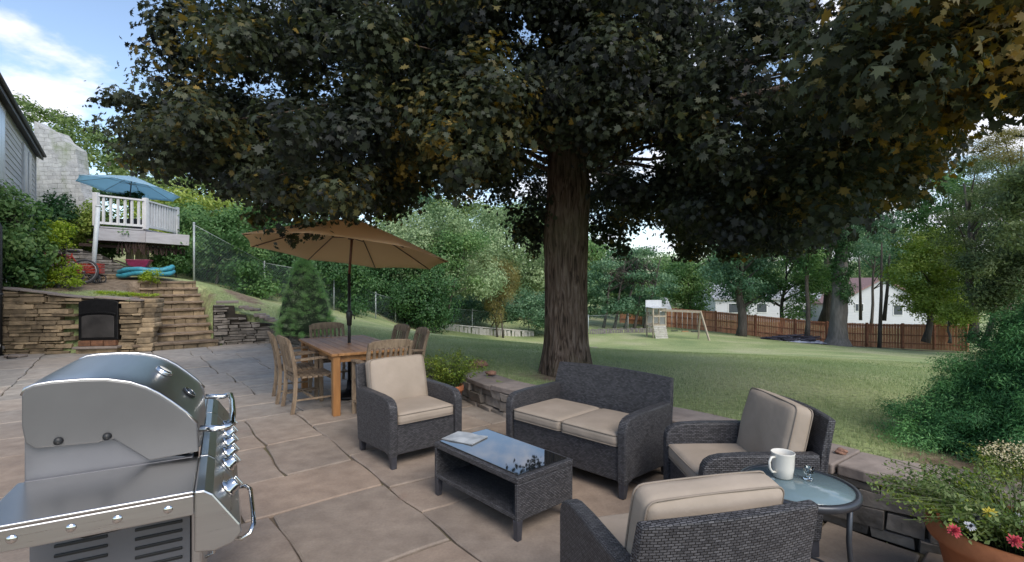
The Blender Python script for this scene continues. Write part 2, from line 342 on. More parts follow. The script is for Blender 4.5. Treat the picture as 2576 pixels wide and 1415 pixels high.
o = leaves('grass', C, Nn, rng.uniform(.022, .04, n), patch, gm, None, [(-.12,-.5),(.12,-.5),(.03,.5),(-.03,.5)], droop=(0, 0, 1.4))
tag(o, 'short lawn grass growing beyond the low stone wall', 'grass', kind='stuff')

# ---------------------------------------------------------------- patio of flagstones
jm = mat('joint', (.13,.095,.07), .95, col2=(.085,.085,.03), nscale=2.5, bump=.5, bscale=30)
mb = MB(); mb.add([(x, y, -.022) for x, y in PATIO], [list(range(len(PATIO)))[::-1]])
pb = mb.build('patio_bed', jm); tag(pb, 'earth and moss in the joints of the flagstones', None, kind='structure')
fm = bpy.data.materials.new('flagstone'); fm.use_nodes = True; t = fm.node_tree; b = t.nodes['Principled BSDF']
cd = nd('ShaderNodeTexCoord', t); b.inputs['Specular IOR Level'].default_value = .35
c1 = ramp(t, noise(t, .9, 7, dist=.6), [(.3, (.215,.175,.143)), (.5, (.25,.20,.16)), (.7, (.29,.23,.182))])
c2 = ramp(t, noise(t, 7, 10), [(.3, (.82,.80,.80)), (.7, (1.12,1.12,1.12))])
c3 = ramp(t, noise(t, 60, 4), [(.25, (.88,.88,.88)), (.75, (1.08,1.08,1.08))])
a = nd('ShaderNodeAttribute', t, attribute_name='tint'); c4 = ramp(t, a.outputs['Fac'], [(0, (.88,.90,.91)), (.5, (1,1,1)), (1, (1.09,1.03,.97))])
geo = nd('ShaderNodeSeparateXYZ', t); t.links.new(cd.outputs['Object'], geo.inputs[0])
# paler weathered stones up by the steps, colour also lifted to offset crown shade
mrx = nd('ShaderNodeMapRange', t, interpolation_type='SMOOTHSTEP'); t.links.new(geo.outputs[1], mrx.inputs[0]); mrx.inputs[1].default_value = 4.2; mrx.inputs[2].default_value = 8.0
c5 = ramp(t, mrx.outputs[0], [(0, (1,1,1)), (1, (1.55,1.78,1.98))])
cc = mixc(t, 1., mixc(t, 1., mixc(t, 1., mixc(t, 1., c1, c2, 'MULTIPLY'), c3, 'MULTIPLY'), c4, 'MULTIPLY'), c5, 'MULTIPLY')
rd = mixc(t, ramp(t, noise(t, 1.6, 6, dist=1), [(.64, (0,0,0)), (.78, (.35,.35,.35))]), cc, (.20,.11,.08))
t.links.new(rd, b.inputs['Base Color'])
rr_ = ramp(t, noise(t, 4, 6), [(.3, (.62,.62,.62)), (.7, (.85,.85,.85))]); t.links.new(rr_, b.inputs['Roughness'])
bp = nd('ShaderNodeBump', t); bp.inputs['Strength'].default_value = .35; bp.inputs['Distance'].default_value = .02; t.links.new(noise(t, 5, 12, dist=.5), bp.inputs['Height']); t.links.new(bp.outputs[0], b.inputs['Normal'])
mb = MB(); rd_ = random.Random(11); ang = R(38); ca, sa = cos(ang), sin(ang)
def warp(p, q):
    x = p + .014*sin(q*1.3+p*.7) + .012*sin(q*6.1+1.3*p); y = q + .014*sin(p*1.1+.8*q) + .012*sin(p*5.3+.5)
    return x*ca-y*sa, x*sa+y*ca
cells = []
def split(x0, x1, y0, y1):
    w, h = x1-x0, y1-y0
    mx_ = 1.75; stop = rd_.random() < .35
    if (w < mx_ and h < mx_ and (w*h < 1.5 if stop else w*h < .95)) and max(w, h)/min(w, h) < 2.2: cells.append((x0, x1, y0, y1)); return
    f = rd_.uniform(.36, .64)
    if w > h: split(x0, x0+w*f, y0, y1); split(x0+w*f, x1, y0, y1)
    else: split(x0, x1, y0, y0+h*f); split(x0, x1, y0+h*f, y1)
split(-14, 10, -6, 18)
for x0, x1, y0, y1 in cells:
    cx, cy = warp((x0+x1)/2, (y0+y1)/2)
    s0 = float(sdist(np.array([cx]), np.array([cy]))[0])
    if s0 > .35 or cy < -1: continue
    g_ = rd_.uniform(.003, .007); k = 5; loop = []
    A = [(x0+g_, y0+g_), (x1-g_, y0+g_), (x1-g_, y1-g_), (x0+g_, y1-g_)]
    for i in range(4):
        p0, p1 = A[i], A[(i+1) % 4]
        for j in range(k):
            f = j/k; px = p0[0]+(p1[0]-p0[0])*f; py = p0[1]+(p1[1]-p0[1])*f
            jx, jy = (rd_.uniform(-.006, .006), rd_.uniform(-.006, .006))
            if j == 0: sx = 1 if px < (x0+x1)/2 else -1; sy = 1 if py < (y0+y1)/2 else -1; c_ = rd_.uniform(.0, .012); jx += sx*c_; jy += sy*c_
            loop.append(warp(px+jx, py+jy))
    zt = rd_.uniform(-.004, .004); m_ = len(loop); tx, ty = rd_.uniform(-.003, .003), rd_.uniform(-.003, .003)
    def zz(p): return zt+tx*(p[0]-cx)+ty*(p[1]-cy)
    inn = [((p[0]-cx)*(1-.012/max(.2, hypot(p[0]-cx, p[1]-cy)))+cx, (p[1]-cy)*(1-.012/max(.2, hypot(p[0]-cx, p[1]-cy)))+cy) for p in loop]
    mb.ct = rd_.random()
    vs = [(p[0], p[1], zz(p)) for p in inn]+[(p[0], p[1], zz(p)-.009) for p in loop]+[(p[0], p[1], -.04) for p in loop]
    fs = [list(range(m_))]+[[m_+i, m_+(i+1) % m_, (i+1) % m_, i] for i in range(m_)]+[[2*m_+i, 2*m_+(i+1) % m_, m_+(i+1) % m_, m_+i] for i in range(m_)]
    mb.add(vs, fs)
o = mb.build('patio', fm); tag(o, 'flagstone patio of large brown grey slabs', None, kind='structure')

# ---------------------------------------------------------------- stacked stone walls
stone_brown = mat('stone_brown', (.36,.27,.17), .9, col2=(.15,.115,.075), nscale=5, bump=.7, bscale=14, tintamt=.42)
stone_grey = mat('stone_grey', (.30,.26,.225), .9, col2=(.15,.13,.11), nscale=5, bump=.7, bscale=14, tintamt=.38)
cap_m = mat('stone_cap', (.30,.25,.22), .85, col2=(.21,.175,.155), nscale=6, bump=.5, bscale=12, tintamt=.2)
dark_m = mat('wall_core', (.03,.025,.02), 1, col2=(.05,.04,.03))
def resample(path, step):
    out_ = []; 
    for (x0, y0, *r0), (x1, y1, *r1) in zip(path[:-1], path[1:]):
        n_ = max(1, int(hypot(x1-x0, y1-y0)/step))
        for i in range(n_):
            f = i/n_; out_.append([x0+(x1-x0)*f, y0+(y1-y0)*f]+[p+(q-p)*f for p, q in zip(r0, r1)])
    out_.append(list(path[-1])); return out_
def stonewall(name, label, path, mt, course=(.05, .11), length=(.18, .5), depth=.3, cap=None, capw=.42, seed=1, skip=None, capj=.012, group=None):
    """path: (x, y, top z) along the face, the face looks to the right of travel reversed (toward the patio)"""
    rr = random.Random(seed); root = thing(name, label, 'stone wall', (path[0][0], path[0][1], 0), 0, group)
    off = Vector((path[0][0], path[0][1], 0)); cum = [0]
    for p, q in zip(path[:-1], path[1:]): cum.append(cum[-1]+hypot(q[0]-p[0], q[1]-p[1]))
    def at_(s_):
        s_ = max(0, min(cum[-1]-1e-6, s_)); i = max(j for j in range(len(cum)-1) if cum[j] <= s_); f = (s_-cum[i])/(cum[i+1]-cum[i]); p, q = path[i], path[i+1]
        d = Vector((q[0]-p[0], q[1]-p[1], 0)).normalized()
        # smoothed direction
        return Vector((p[0]+(q[0]-p[0])*f, p[1]+(q[1]-p[1])*f, 0)), d, p[2]+(q[2]-p[2])*f
    mb = MB(); z = -.02; Lt = cum[-1]; ztop = max(p[2] for p in path)
    while z < ztop-.01:
        hgt = rr.uniform(*course); s_ = -rr.uniform(0, .2)
        while s_ < Lt:
            l = rr.uniform(*length); s1 = s_+l; mid = max(0, min(Lt, (s_+s1)/2)); p0, d0, zt = at_(max(0, s_)); p1, d1, z1t = at_(min(Lt, s1)); zt = min(zt, z1t)
            if s1 > .02 and z < zt-.02 and not (skip and skip[0] < mid < skip[1] and z < skip[2]):
                h_ = min(hgt, zt-z) ; d = (p1-p0); 
                if d.length > .03:
                    d.normalize(); nrm = Vector((-d.y, d.x, 0)); pr = rr.uniform(-.04, .028); g_ = rr.uniform(.006, .014)
                    a0 = p0+d*g_-nrm*(-pr)-off; a1 = p1-d*g_-nrm*(-pr)-off; mb.ct = rr.random()
                    j = lambda: Vector((rr.uniform(-.014, .014), rr.uniform(-.012, .012), rr.uniform(-.012, .012)))
                    zb, zt_ = z+.006, z+h_-.008
                    vs = [a0+Vector((0,0,zb))+j(), a1+Vector((0,0,zb))+j(), a1+nrm*depth+Vector((0,0,zb)), a0+nrm*depth+Vector((0,0,zb)),
                          a0+Vector((0,0,zt_))+j(), a1+Vector((0,0,zt_))+j(), a1+nrm*depth+Vector((0,0,zt_)), a0+nrm*depth+Vector((0,0,zt_))]
                    mb.add(vs, [(3,2,1,0),(4,5,6,7),(0,1,5,4),(1,2,6,5),(2,3,7,6),(3,0,4,7)])
            s_ = s1
        z += hgt
    mb.build('stonework', mt, root, bevel=.016, seg=2)
    # dark core behind the joints
    rs = resample(path, .25); mb = MB(); m_ = len(rs); vs = []
    for i, p in enumerate(rs):
        a_ = rs[max(0, i-1)]; b_ = rs[min(m_-1, i+1)]; d = Vector((b_[0]-a_[0], b_[1]-a_[1], 0)).normalized(); nrm = Vector((-d.y, d.x, 0)); q = Vector((p[0], p[1], 0))-off
        for w_, z_ in ((.05, -.05), (.05, p[2]-.03), (depth-.02, p[2]-.03), (depth-.02, -.05)):
            vs.append(q+nrm*w_+Vector((0, 0, z_)))
    fs = [[i*4+k, (i+1)*4+k, (i+1)*4+(k+1) % 4, i*4+(k+1) % 4] for i in range(m_-1) for k in range(4)]
    mb.add(vs, fs)
    if not skip: mb.build('mortar_core', dark_m, root)
    if cap:
        mb = MB(); s_ = 0
        while s_ < Lt-.05:
            l = rr.uniform(.45, 1.0); s1 = min(Lt, s_+l); k = max(1, int((s1-s_)/.12)); rows = []
            th = rr.uniform(*cap); zz_ = rr.uniform(-capj, capj); mb.ct = rr.random(); fo = rr.uniform(.01, .05); bo = rr.uniform(-.04, .04)
            for i in range(k+1):
                p, _, zt = at_(s_+.008+(s1-s_-.016)*i/k); pa, _, _ = at_(s_+(s1-s_)*i/k-.15); pb_, _, _ = at_(s_+(s1-s_)*i/k+.15); d = (pb_-pa).normalized(); nrm = Vector((-d.y, d.x, 0)); p = p-off
                rows.append((p-nrm*(fo+rr.uniform(0, .012)), p+nrm*(capw+bo), zt+zz_))
            vs = []
            for f_, b_, zt in rows: vs += [f_+Vector((0,0,zt)), f_+Vector((0,0,zt+th)), b_+Vector((0,0,zt+th)), b_+Vector((0,0,zt))]
            fs = [[i*4+q, (i+1)*4+q, (i+1)*4+(q+1) % 4, i*4+(q+1) % 4][::-1] for i in range(k) for q in range(4)]+[[0,1,2,3][::-1], [k*4+q for q in (0,1,2,3)]]
            mb.add(vs, fs); s_ = s1
        mb.build('capstone', cap_m, root, bevel=.01, seg=2)
    return root
wp = [(-.75,6.9,.27),(-.35,6.2,.27),(0,5.75,.28),(.65,5.1,.29),(1.3,4.45,.32),(1.6,4.0,.335),(1.95,3.55,.335),(2.2,3.16,.335),(2.5,2.9,.335),(3,2.62,.335),(3.6,2.42,.335),(4.6,2.2,.335)]
def smooth(path, it=2):
    for _ in range(it):
        o_ = [path[0]]
        for p, q in zip(path[:-1], path[1:]): o_ += [tuple(a_*.75+b_*.25 for a_, b_ in zip(p, q)), tuple(a_*.25+b_*.75 for a_, b_ in zip(p, q))]
        path = o_+[path[-1]]
    return path
stonewall('low_stone_wall', 'low curved dry stone wall with broad capstones behind the wicker furniture', smooth(wp), stone_grey, (.055, .13), (.16, .45), .34, cap=(.055, .075), capw=.40, seed=4)
stonewall('edging_wall', 'low stone edging between the dining set and the lawn', smooth([(-6.3,12.9,.33),(-4.4,11.6,.24),(-2.6,9.7,.2),(-1.35,7.9,.2),(-.77,6.95,.2)]), stone_grey, (.05, .1), (.2, .5), .3, cap=(.04, .06), capw=.34, seed=9)
stonewall('stone_retaining_wall', 'tall brown stacked stone wall left of the steps around the fireplace', [(-14.6,10.15,1.52),(-11.1,10.8,1.42),(-9.75,11.05,1.24),(-8.95,11.2,1.17),(-8.42,11.3,1.13)], stone_brown, (.05, .13), (.16, .6), .34, cap=(.03, .05), capw=.36, seed=3, skip=(4.93, 5.73, 1.12))
wr = stonewall('stone_retaining_wall', 'grey brown stone wall right of the steps, stepping down to the lawn', [(-7.36,12.25,1.02),(-6.98,12.5,1.0),(-6.96,12.51,.80),(-6.75,12.64,.76),(-6.73,12.65,.58),(-6.35,12.87,.52),(-5.85,12.6,.36)], stone_grey, (.05, .09), (.16, .5), .34, seed=5)
# slab on its near end and loose stones on top
mb = MB(); mb.rbox(.5, .42, .06, .012, (.3, .42, 1.06), n=3, M=Matrix.Rotation(R(30), 4, 'Z')); 
for i in range(7):
    mb.ct = random.random(); mb.rbox(random.uniform(.2, .35), .2, random.uniform(.05, .09), .02, (0,0,0), n=3, M=Matrix.Translation((.5+i*.12, .5+i*.02+random.uniform(-.05, .05), [.93,.89,.86,.72,.68,.62,.58][i]))@Matrix.Rotation(random.uniform(0, 1.2), 4, 'Z'))
mb.build('capstone', cap_m, wr)
# cheek stones between the left wall and the steps
mb = MB(); 
root = thing('stone_pier', 'rough rubble pier between the fireplace wall and the steps', 'stone pier', (-8.36, 11.36, 0))
z = 0; k = 0
while z < 1.12:
    hh = random.uniform(.08, .14); mb.ct = random.random()
    mb.rbox(random.uniform(.26, .34), random.uniform(.3, .4), hh, .03, (random.uniform(-.02, .02), .05+z*.22, z+hh/2), n=3, M=Matrix.Rotation(random.uniform(-.2, .2)+.3, 4, 'Z')); z += hh-.006
mb.build('stonework', stone_brown, root)
# ---------------------------------------------------------------- steps
step_m = mat('step_timber', (.31,.23,.16), .85, col2=(.14,.10,.07), nscale=3, stretch=(2, 8, 8), bump=.6, bscale=10, tintamt=.25)
st = thing('garden_steps', 'rustic garden steps of stone treads climbing between two stone walls', 'steps', (SB.x, SB.y, 0), atan2(SW.y, SW.x))
for i in range(9):
    w_ = .76 if i else .84; w_ -= .012*i; y0 = .02+i*.335-(.1 if i == 0 else 0); zt = .155+i*.18; jx = random.uniform(-.03, .03)
    mb = MB(); mb.ct = random.random()
    kk = 8; pr = []
    for q in range(kk+1):
        xx = -w_+jx+2*w_*q/kk; pr.append((xx, random.uniform(-.018, .018), random.uniform(-.008, .008)))
    vs = []
    for xx, dy, dz in pr: vs += [(xx, y0-.03+dy, zt-.055+dz), (xx, y0-.035+dy, zt+dz), (xx, y0+.42, zt+dz*.3), (xx, y0+.42, zt-.055)]
    mb.add(vs, [[a_*4+q, (a_+1)*4+q, (a_+1)*4+(q+1) % 4, a_*4+(q+1) % 4][::-1] for a_ in range(kk) for q in range(4)]+[[3,2,1,0][::-1], [kk*4+q for q in (3,2,1,0)]])
    mb.build('tread', step_m, st, bevel=.01)
    mb = MB(); xx = -w_+.02
    while xx < w_-.05:
        l = random.uniform(.18, .5); mb.ct = random.random(); x1 = min(w_-.02, xx+l); mb.box(xx+.004, x1-.004, y0+.012+random.uniform(-.012, .012), y0+.4, zt-.19, zt-.06); xx = x1
    mb.build('riser', stone_brown, st, bevel=.008, seg=1)
# ---------------------------------------------------------------- fireplace
iron = mat('black_iron', (.02,.02,.022), .45, .6, col2=(.012,.012,.013), nscale=20); iron2 = mat('sooty_panel', (.075,.07,.068), .4, .2, col2=(.03,.028,.028), nscale=2); brick = mat('hearth_brick', (.24,.11,.06), .85, col2=(.12,.06,.035), nscale=9, bump=.4)
fa = atan2(.25, 1.35)
fp = thing('outdoor_fireplace', 'black arched iron fireplace set into the tall stone wall', 'fireplace', (-9.24, 11.15, 0), fa)
mb = MB(); arch = lambda w, zt, r_: [(-w, .28)]+[(-w, zt)]+[(-w*cos(pi*q/10), zt+r_*sin(pi*q/10)) for q in range(1, 10)]+[(w, zt), (w, .28)]
mb.prism(arch(.39, 1.12, .075), -.07, .3, 'y'); mb.build('frame', iron, fp, bevel=.012)
mb = MB(); mb.prism([(-.32,.34),(-.32,.80)]+[(-.32*cos(pi*q/8), .80+.05*sin(pi*q/8)) for q in range(1, 8)]+[(.32,.80),(.32,.34)], -.088, -.074, 'y'); mb.build('door', iron2, fp, bevel=.006)
mb = MB(); mb.prism([(-.36*cos(pi*q/8)*1.0, .86+.06*sin(pi*q/8)) for q in range(9)]+[(.36*cos(pi*q/8), .83+.06*sin(pi*q/8)) for q in range(9)], -.11, -.073, 'y'); mb.build('hood_lip', iron, fp, bevel=.004)
mb = MB()
for q in range(3):
    mb.ct = random.random(); mb.box(-.37+.25*q, -.135+.25*q, -.12, .2, .155, .275)
mb.build('hearth', brick, fp, bevel=.008)
mb = MB(); mb.box(-.44, .44, -.2, .2, .10, .15); mb.build('hearth_slab', cap_m, fp, bevel=.01); mb = MB(); mb.box(-.40, .40, -.14, .2, -.02, .098); mb.build('hearth_base', stone_brown, fp, bevel=.01)
# ---------------------------------------------------------------- wicker
def wicker_mat(name, c_hi, c_lo, c_gap):
    m = bpy.data.materials.new(name); m.use_nodes = True; t = m.node_tree; b = t.nodes['Principled BSDF']; b.inputs['Roughness'].default_value = .5; b.inputs['Specular IOR Level'].default_value = .45
    u = nd('ShaderNodeUVMap', t); u.uv_map = 'UVMap'
    nz = nd('ShaderNodeTexNoise', t); nz.inputs['Scale'].default_value = 30; t.links.new(u.outputs[0], nz.inputs['Vector'])
    va = nd('ShaderNodeVectorMath', t, operation='MULTIPLY_ADD'); t.links.new(nz.outputs['Color'], va.inputs[0]); va.inputs[1].default_value = (.007,.006,0); t.links.new(u.outputs[0], va.inputs[2])
    br = nd('ShaderNodeTexBrick', t); br.offset = .5; t.links.new(va.outputs[0], br.inputs['Vector'])
    br.inputs['Scale'].default_value = 1; br.inputs['Brick Width'].default_value = .024; br.inputs['Row Height'].default_value = .0105; br.inputs['Mortar Size'].default_value = .0019; br.inputs['Mortar Smooth'].default_value = .7; br.inputs['Bias'].default_value = 0
    br.inputs['Color1'].default_value = (*c_hi, 1); br.inputs['Color2'].default_value = (*c_lo, 1); br.inputs['Mortar'].default_value = (*c_gap, 1)
    t.links.new(br.outputs['Color'], b.inputs['Base Color'])
    sub = nd('ShaderNodeMath', t, operation='SUBTRACT'); sub.inputs[0].default_value = 1; t.links.new(br.outputs['Fac'], sub.inputs[1])
    bp = nd('ShaderNodeBump', t); bp.inputs['Strength'].default_value = 1; bp.inputs['Distance'].default_value = .006; t.links.new(sub.outputs[0], bp.inputs['Height']); t.links.new(bp.outputs[0], b.inputs['Normal'])
    return m
wick = wicker_mat('wicker', (.105,.102,.108), (.042,.041,.045), (.003,.003,.004))
wleg = mat('wicker_leg', (.045,.045,.055), .45, col2=(.03,.03,.036), nscale=30)
cush = mat('cushion_fabric', (.345,.285,.23), .92, col2=(.29,.24,.19), nscale=3, bump=.5, bscale=6, spec=.2)
pipe = mat('cushion_piping', (.25,.205,.165), .9, col2=(.21,.175,.14), spec=.2)  # darker than the fabric: shadow along the seam is put into the colour
def cushion(name, w, d, h, M, parent, seed=0, puff=.018):
    mb = MB(); mb.rbox(w, d, h, .038, puff=puff, n=11, seed=seed, M=M); c = mb.build(name, cush, parent, weld=True)
    mb = MB()
    for zz in (h/2-.014, -h/2+.014):
        pts = []; a, b_ = w/2-.003, d/2-.003; r = .03; fz = max(0, 1-(2*zz/h)**2)
        for cx_, cy_, a0 in ((a-r, b_-r, 0), (-a+r, b_-r, 90), (-a+r, -b_+r, 180), (a-r, -b_+r, 270)):
            for q in range(4): an = R(a0+30*q); pts.append(Vector((cx_+r*cos(an), cy_+r*sin(an), zz)))
        dense_ = []
        for i in range(len(pts)):
            p0, p1 = pts[i], pts[(i+1) % len(pts)]; k = max(1, int((p1-p0).length/.04))
            for q in range(k):
                p = p0.lerp(p1, q/k); fx = max(0, 1-(2*p.x/w)**2); fy = max(0, 1-(2*p.y/d)**2)
                dense_.append(M @ Vector((p.x+(1 if p.x > 0 else -1)*puff*.4*(fy*fz)**.5*abs(2*p.x/w), p.y+(1 if p.y > 0 else -1)*puff*.4*(fx*fz)**.5*abs(2*p.y/d), zz+(1 if zz > 0 else -1)*.002)))
        mb.tube(dense_, .0042, 6, closed=True)
    mb.build('piping', pipe, c)
    return c
def wicker_seat(name, label, cat, Wd, back_z, seats, backc, loc, rz, group=None):
    t = thing(name, label, cat, loc, rz, group); aw = .075; hw = Wd/2
    prof = [(-.35,.10),(-.352,.48),(-.345,.525),(-.325,.558),(-.29,.58),(-.24,.592),(-.1,.60),(.2,.60),(.33,.60),(.33,.10),(-.25,.13)]
    for s_ in (-1, 1):
        mb = MB(); x0, x1 = (hw-aw, hw) if s_ > 0 else (-hw, -hw+aw); mb.prism(prof, x0, x1); mb.build('armrest', wick, t, bevel=.012)
    mb = MB(); ih = hw-aw-.002
    mb.box(-ih, ih, -.325, -.285, .11, .362); mb.box(-ih, ih, -.284, .30, .33, .358); mb.build('seat_base', wick, t, bevel=.008)
    mb = MB(); n = 10; vs = []           # slightly bowed leaning back
    for i in range(n+1):
        f = i/n; x = -hw+.002+(Wd-.004)*f; bow = .035*(1-(2*f-1)**2)
        for (y, z, sh) in ((.285, .11, 0), (.335, .60, 0), (.385, back_z, .03), (.43, back_z-.004, .03), (.385, .60, 0), (.335, .11, 0)):
            xx = x*(1-sh) ; vs.append((xx, y+(bow if z > .3 else 0), z+(.012*(1-(2*f-1)**2) if sh else 0)))
    fs = [[i*6+q, i*6+(q+1) % 6, (i+1)*6+(q+1) % 6, (i+1)*6+q][::-1] for i in range(n) for q in range(6)]+[[5,4,3,2,1,0][::-1], [n*6+q for q in (5,4,3,2,1,0)]]
    mb.add(vs, fs); mb.build('backrest', wick, t, bevel=.01)
    for sx in (-1, 1):
        for yy in (-.318, .30):
            mb = MB(); mb.beam((sx*(hw-.04), yy, .115), (sx*(hw-.043), yy+(-.01 if yy < 0 else .015), 0), .058, .058, w2=.044, h2=.044); mb.build('leg', wleg, t, bevel=.005)
    cw = (2*ih-.004)/seats
    for i in range(seats):
        M = Matrix.Translation((-ih+cw*(i+.5)+.002, -.045, .412)); cushion('seat_cushion', cw-.006, .60, .10, M, t, seed=i, puff=.014)
    if backc:
        M = Matrix.Translation((0, .238, .625))@Matrix.Rotation(R(-14), 4, 'X')@Matrix.Rotation(R(90), 4, 'X'); cushion('back_cushion', 2*ih-.01, .45, .12, M, t, seed=5, puff=.032)
    return t
def place(fm, F, **k):                 # seat whose front edge middle is fm and which faces F
    F = Vector(F).normalized(); c = Vector(fm)-F*.35; return (c.x, c.y, 0), face_rz(F.x, F.y)
l, r_ = place((-.745, 4.41), (.64, -.77)); A_ = wicker_seat('wicker_armchair', 'dark wicker armchair with beige cushions, standing before the teak dining set', 'armchair', .73, .80, 1, True, l, r_, 'beige cushioned wicker armchairs round the glass coffee table')
l, r_ = place((1.09, 3.21), (-.99, -.01)); dup(A_, l, r_, 'dark wicker armchair seen side on between the loveseat and the round glass table', 'beige cushioned wicker armchairs round the glass coffee table')
l, r_ = place((.58, 2.46), (-.24, .97)); dup(A_, l, r_, 'nearest dark wicker armchair, seen from behind, its back to the camera', 'beige cushioned wicker armchairs round the glass coffee table')
l, r_ = place((.385, 4.05), (-.705, -.709)); wicker_seat('wicker_loveseat', 'two seat dark wicker loveseat with beige seat cushions against the low stone wall', 'loveseat', 1.25, .79, 2, False, l, r_)
# ---------------------------------------------------------------- coffee table
glass_top = bpy.data.materials.new('dark_glass'); glass_top.use_nodes = True; b = glass_top.node_tree.nodes['Principled BSDF']
b.inputs['Base Color'].default_value = (.012,.014,.016,1); b.inputs['Roughness'].default_value = .03; b.inputs['Specular IOR Level'].default_value = 1.0; b.inputs['Coat Weight'].default_value = .6; b.inputs['Coat Roughness'].default_value = .02
ct = thing('coffee_table', 'low rectangular wicker coffee table with a reflective dark glass top and an open shelf', 'coffee table', (-.085, 3.545, 0), R(-48.4))
hx, hy = .465, .255
mb = MB(); mb.box(-hx, hx, -hy, -hy+.045, .355, .395); mb.box(-hx, hx, hy-.045, hy, .355, .395); mb.box(-hx, -hx+.045, -hy+.046, hy-.046, .355, .395); mb.box(hx-.045, hx, -hy+.046, hy-.046, .355, .395)
mb.build('top_frame', wick, ct, bevel=.006)
mb = MB(); mb.box(-hx+.03, hx-.03, -hy+.03, hy-.03, .3965, .4035); mb.build('glass_top', glass_top, ct, bevel=.002)
mb = MB(); mb.box(hx-.03, hx-.002, -hy+.002, hy-.002, .125, .353); mb.build('end_panel', wick, ct, bevel=.006)
mb = MB(); mb.box(-hx+.002, -hx+.03, -hy+.002, hy-.002, .125, .353); mb.build('end_panel', wick, ct, bevel=.006)
mb = MB(); mb.box(-hx+.031, hx-.031, -hy+.004, hy-.004, .13, .16); mb.build('shelf', wick, ct, bevel=.006)
mb = MB(); mb.box(-hx+.031, hx-.031, hy-.03, hy-.004, .162, .352); mb.build('back_panel', wick, ct, bevel=.004)
for sx in (-1, 1):
    for sy in (-1, 1):
        mb = MB(); mb.beam((sx*(hx-.025), sy*(hy-.025), .128), (sx*(hx-.025), sy*(hy-.025), 0), .046, .046, w2=.036, h2=.036); mb.build('leg', wleg, ct, bevel=.004)
sheet_m = mat('pale_sheet', (.42,.43,.43), .35, col2=(.26,.27,.28), nscale=7, ndet=8, lo=.4, hi=.6)
mb = MB(); k = 10; vs = []
for i in range(k+1): x = -.14+.28*i/k; zc_ = .004+.006*abs(sin(i*.45)); vs += [(x, -.105, .001), (x, -.105, zc_), (x, .105, zc_), (x, .105, .001)]
mb.add(vs, [[i*4+q, i*4+(q+1) % 4, (i+1)*4+(q+1) % 4, (i+1)*4+q] for i in range(k) for q in range(4)]+[[3,2,1,0], [k*4+q for q in range(4)]])
o = mb.build('sheet', sheet_m); o.location = (-.36, 3.78, .4045); o.rotation_euler = (0, 0, R(-30)); tag(o, 'pale grey magazine lying on the far left end of the glass coffee table', 'sheet')  # thin pale rippled rectangle resting on the glass
# ---------------------------------------------------------------- round side table
stg = bpy.data.materials.new('tabletop_glass'); stg.use_nodes = True; b = stg.node_tree.nodes['Principled BSDF']; b.inputs['Base Color'].default_value = (.17,.24,.26,1); b.inputs['Roughness'].default_value = .12; b.inputs['Specular IOR Level'].default_value = .8
stg.node_tree.nodes['Principled BSDF'].inputs['Alpha'].default_value = .8
rimm = mat('dark_metal', (.05,.055,.065), .35, .4, col2=(.04,.043,.05), nscale=10)
rt = thing('side_table', 'small round side table with a bluish glass top on thin black legs', 'side table', (1.355, 2.36, 0), 0)
zt = .635; rr_t = .252
mb = MB(); mb.lathe([(rr_t-.022, zt+.001), (rr_t-.018, zt+.006), (rr_t, zt+.004), (rr_t+.004, zt-.008), (rr_t, zt-.026), (rr_t-.014, zt-.028), (rr_t-.022, zt-.012), (rr_t-.022, zt+.001)], n=64); mb.build('rim', rimm, rt)
mb = MB(); mb.lathe([(0, zt), (rr_t-.022, zt), (rr_t-.022, zt-.006), (0, zt-.006)], n=64); mb.build('glass_top', stg, rt)
for k in range(4):
    a_ = R(-42+90*k); mb = MB(); mb.tube([(.21*cos(a_), .21*sin(a_), zt-.02), (.205*cos(a_), .205*sin(a_), zt-.2), (.235*cos(a_), .235*sin(a_), .004)], [.012, .012, .011], 10); mb.build('leg', rimm, rt)
mb = MB(); mb.tube([(.19*cos(2*pi*k/24), .19*sin(2*pi*k/24), .22) for k in range(24)], .007, 8, closed=True); mb.build('brace_ring', rimm, rt)
china = mat('china', (.62,.60,.54), .25, col2=(.60,.57,.51), nscale=3, spec=.5)
cp_ = P(1978, 1207, zt); mg = thing('mug', 'large cream china mug standing on the round glass side table', 'mug', (cp_[0], cp_[1]+.03, zt+.001), R(200))
mb = MB(); mb.lathe([(0, 0), (.038, 0), (.043, .004), (.049, .05), (.053, .118), (.0545, .122), (.0525, .124), (.050, .12), (.046, .05), (.040, .010), (0, .008)], n=40); mb.build('bowl', china, mg)
mb = MB(); mb.tube([(.05, 0, .105), (.075, 0, .105), (.088, 0, .085), (.085, 0, .055), (.07, 0, .035), (.047, 0, .03)], .006, 8); mb.build('handle', china, mg)
gl = bpy.data.materials.new('clear_glass'); gl.use_nodes = True; b = gl.node_tree.nodes['Principled BSDF']; b.inputs['Transmission Weight'].default_value = 1; b.inputs['Roughness'].default_value = .05; b.inputs['Base Color'].default_value = (.85,.9,.9,1)
q = P(2040, 1212, zt); vh = thing('candle_holder', 'tiny clear glass candle holder beside the mug', 'candle holder', (q[0], q[1]+.02, zt+.001))
mb = MB(); mb.lathe([(0,0),(.022,0),(.024,.006),(.012,.016),(.010,.026),(.022,.036),(.025,.060),(.022,.060),(.018,.038),(0,.03)], n=8); mb.build('holder', gl, vh)
mb = MB(); mb.lathe([(0,.034),(.014,.034),(.014,.05),(0,.052)], n=12); mb.build('candle', china, vh)
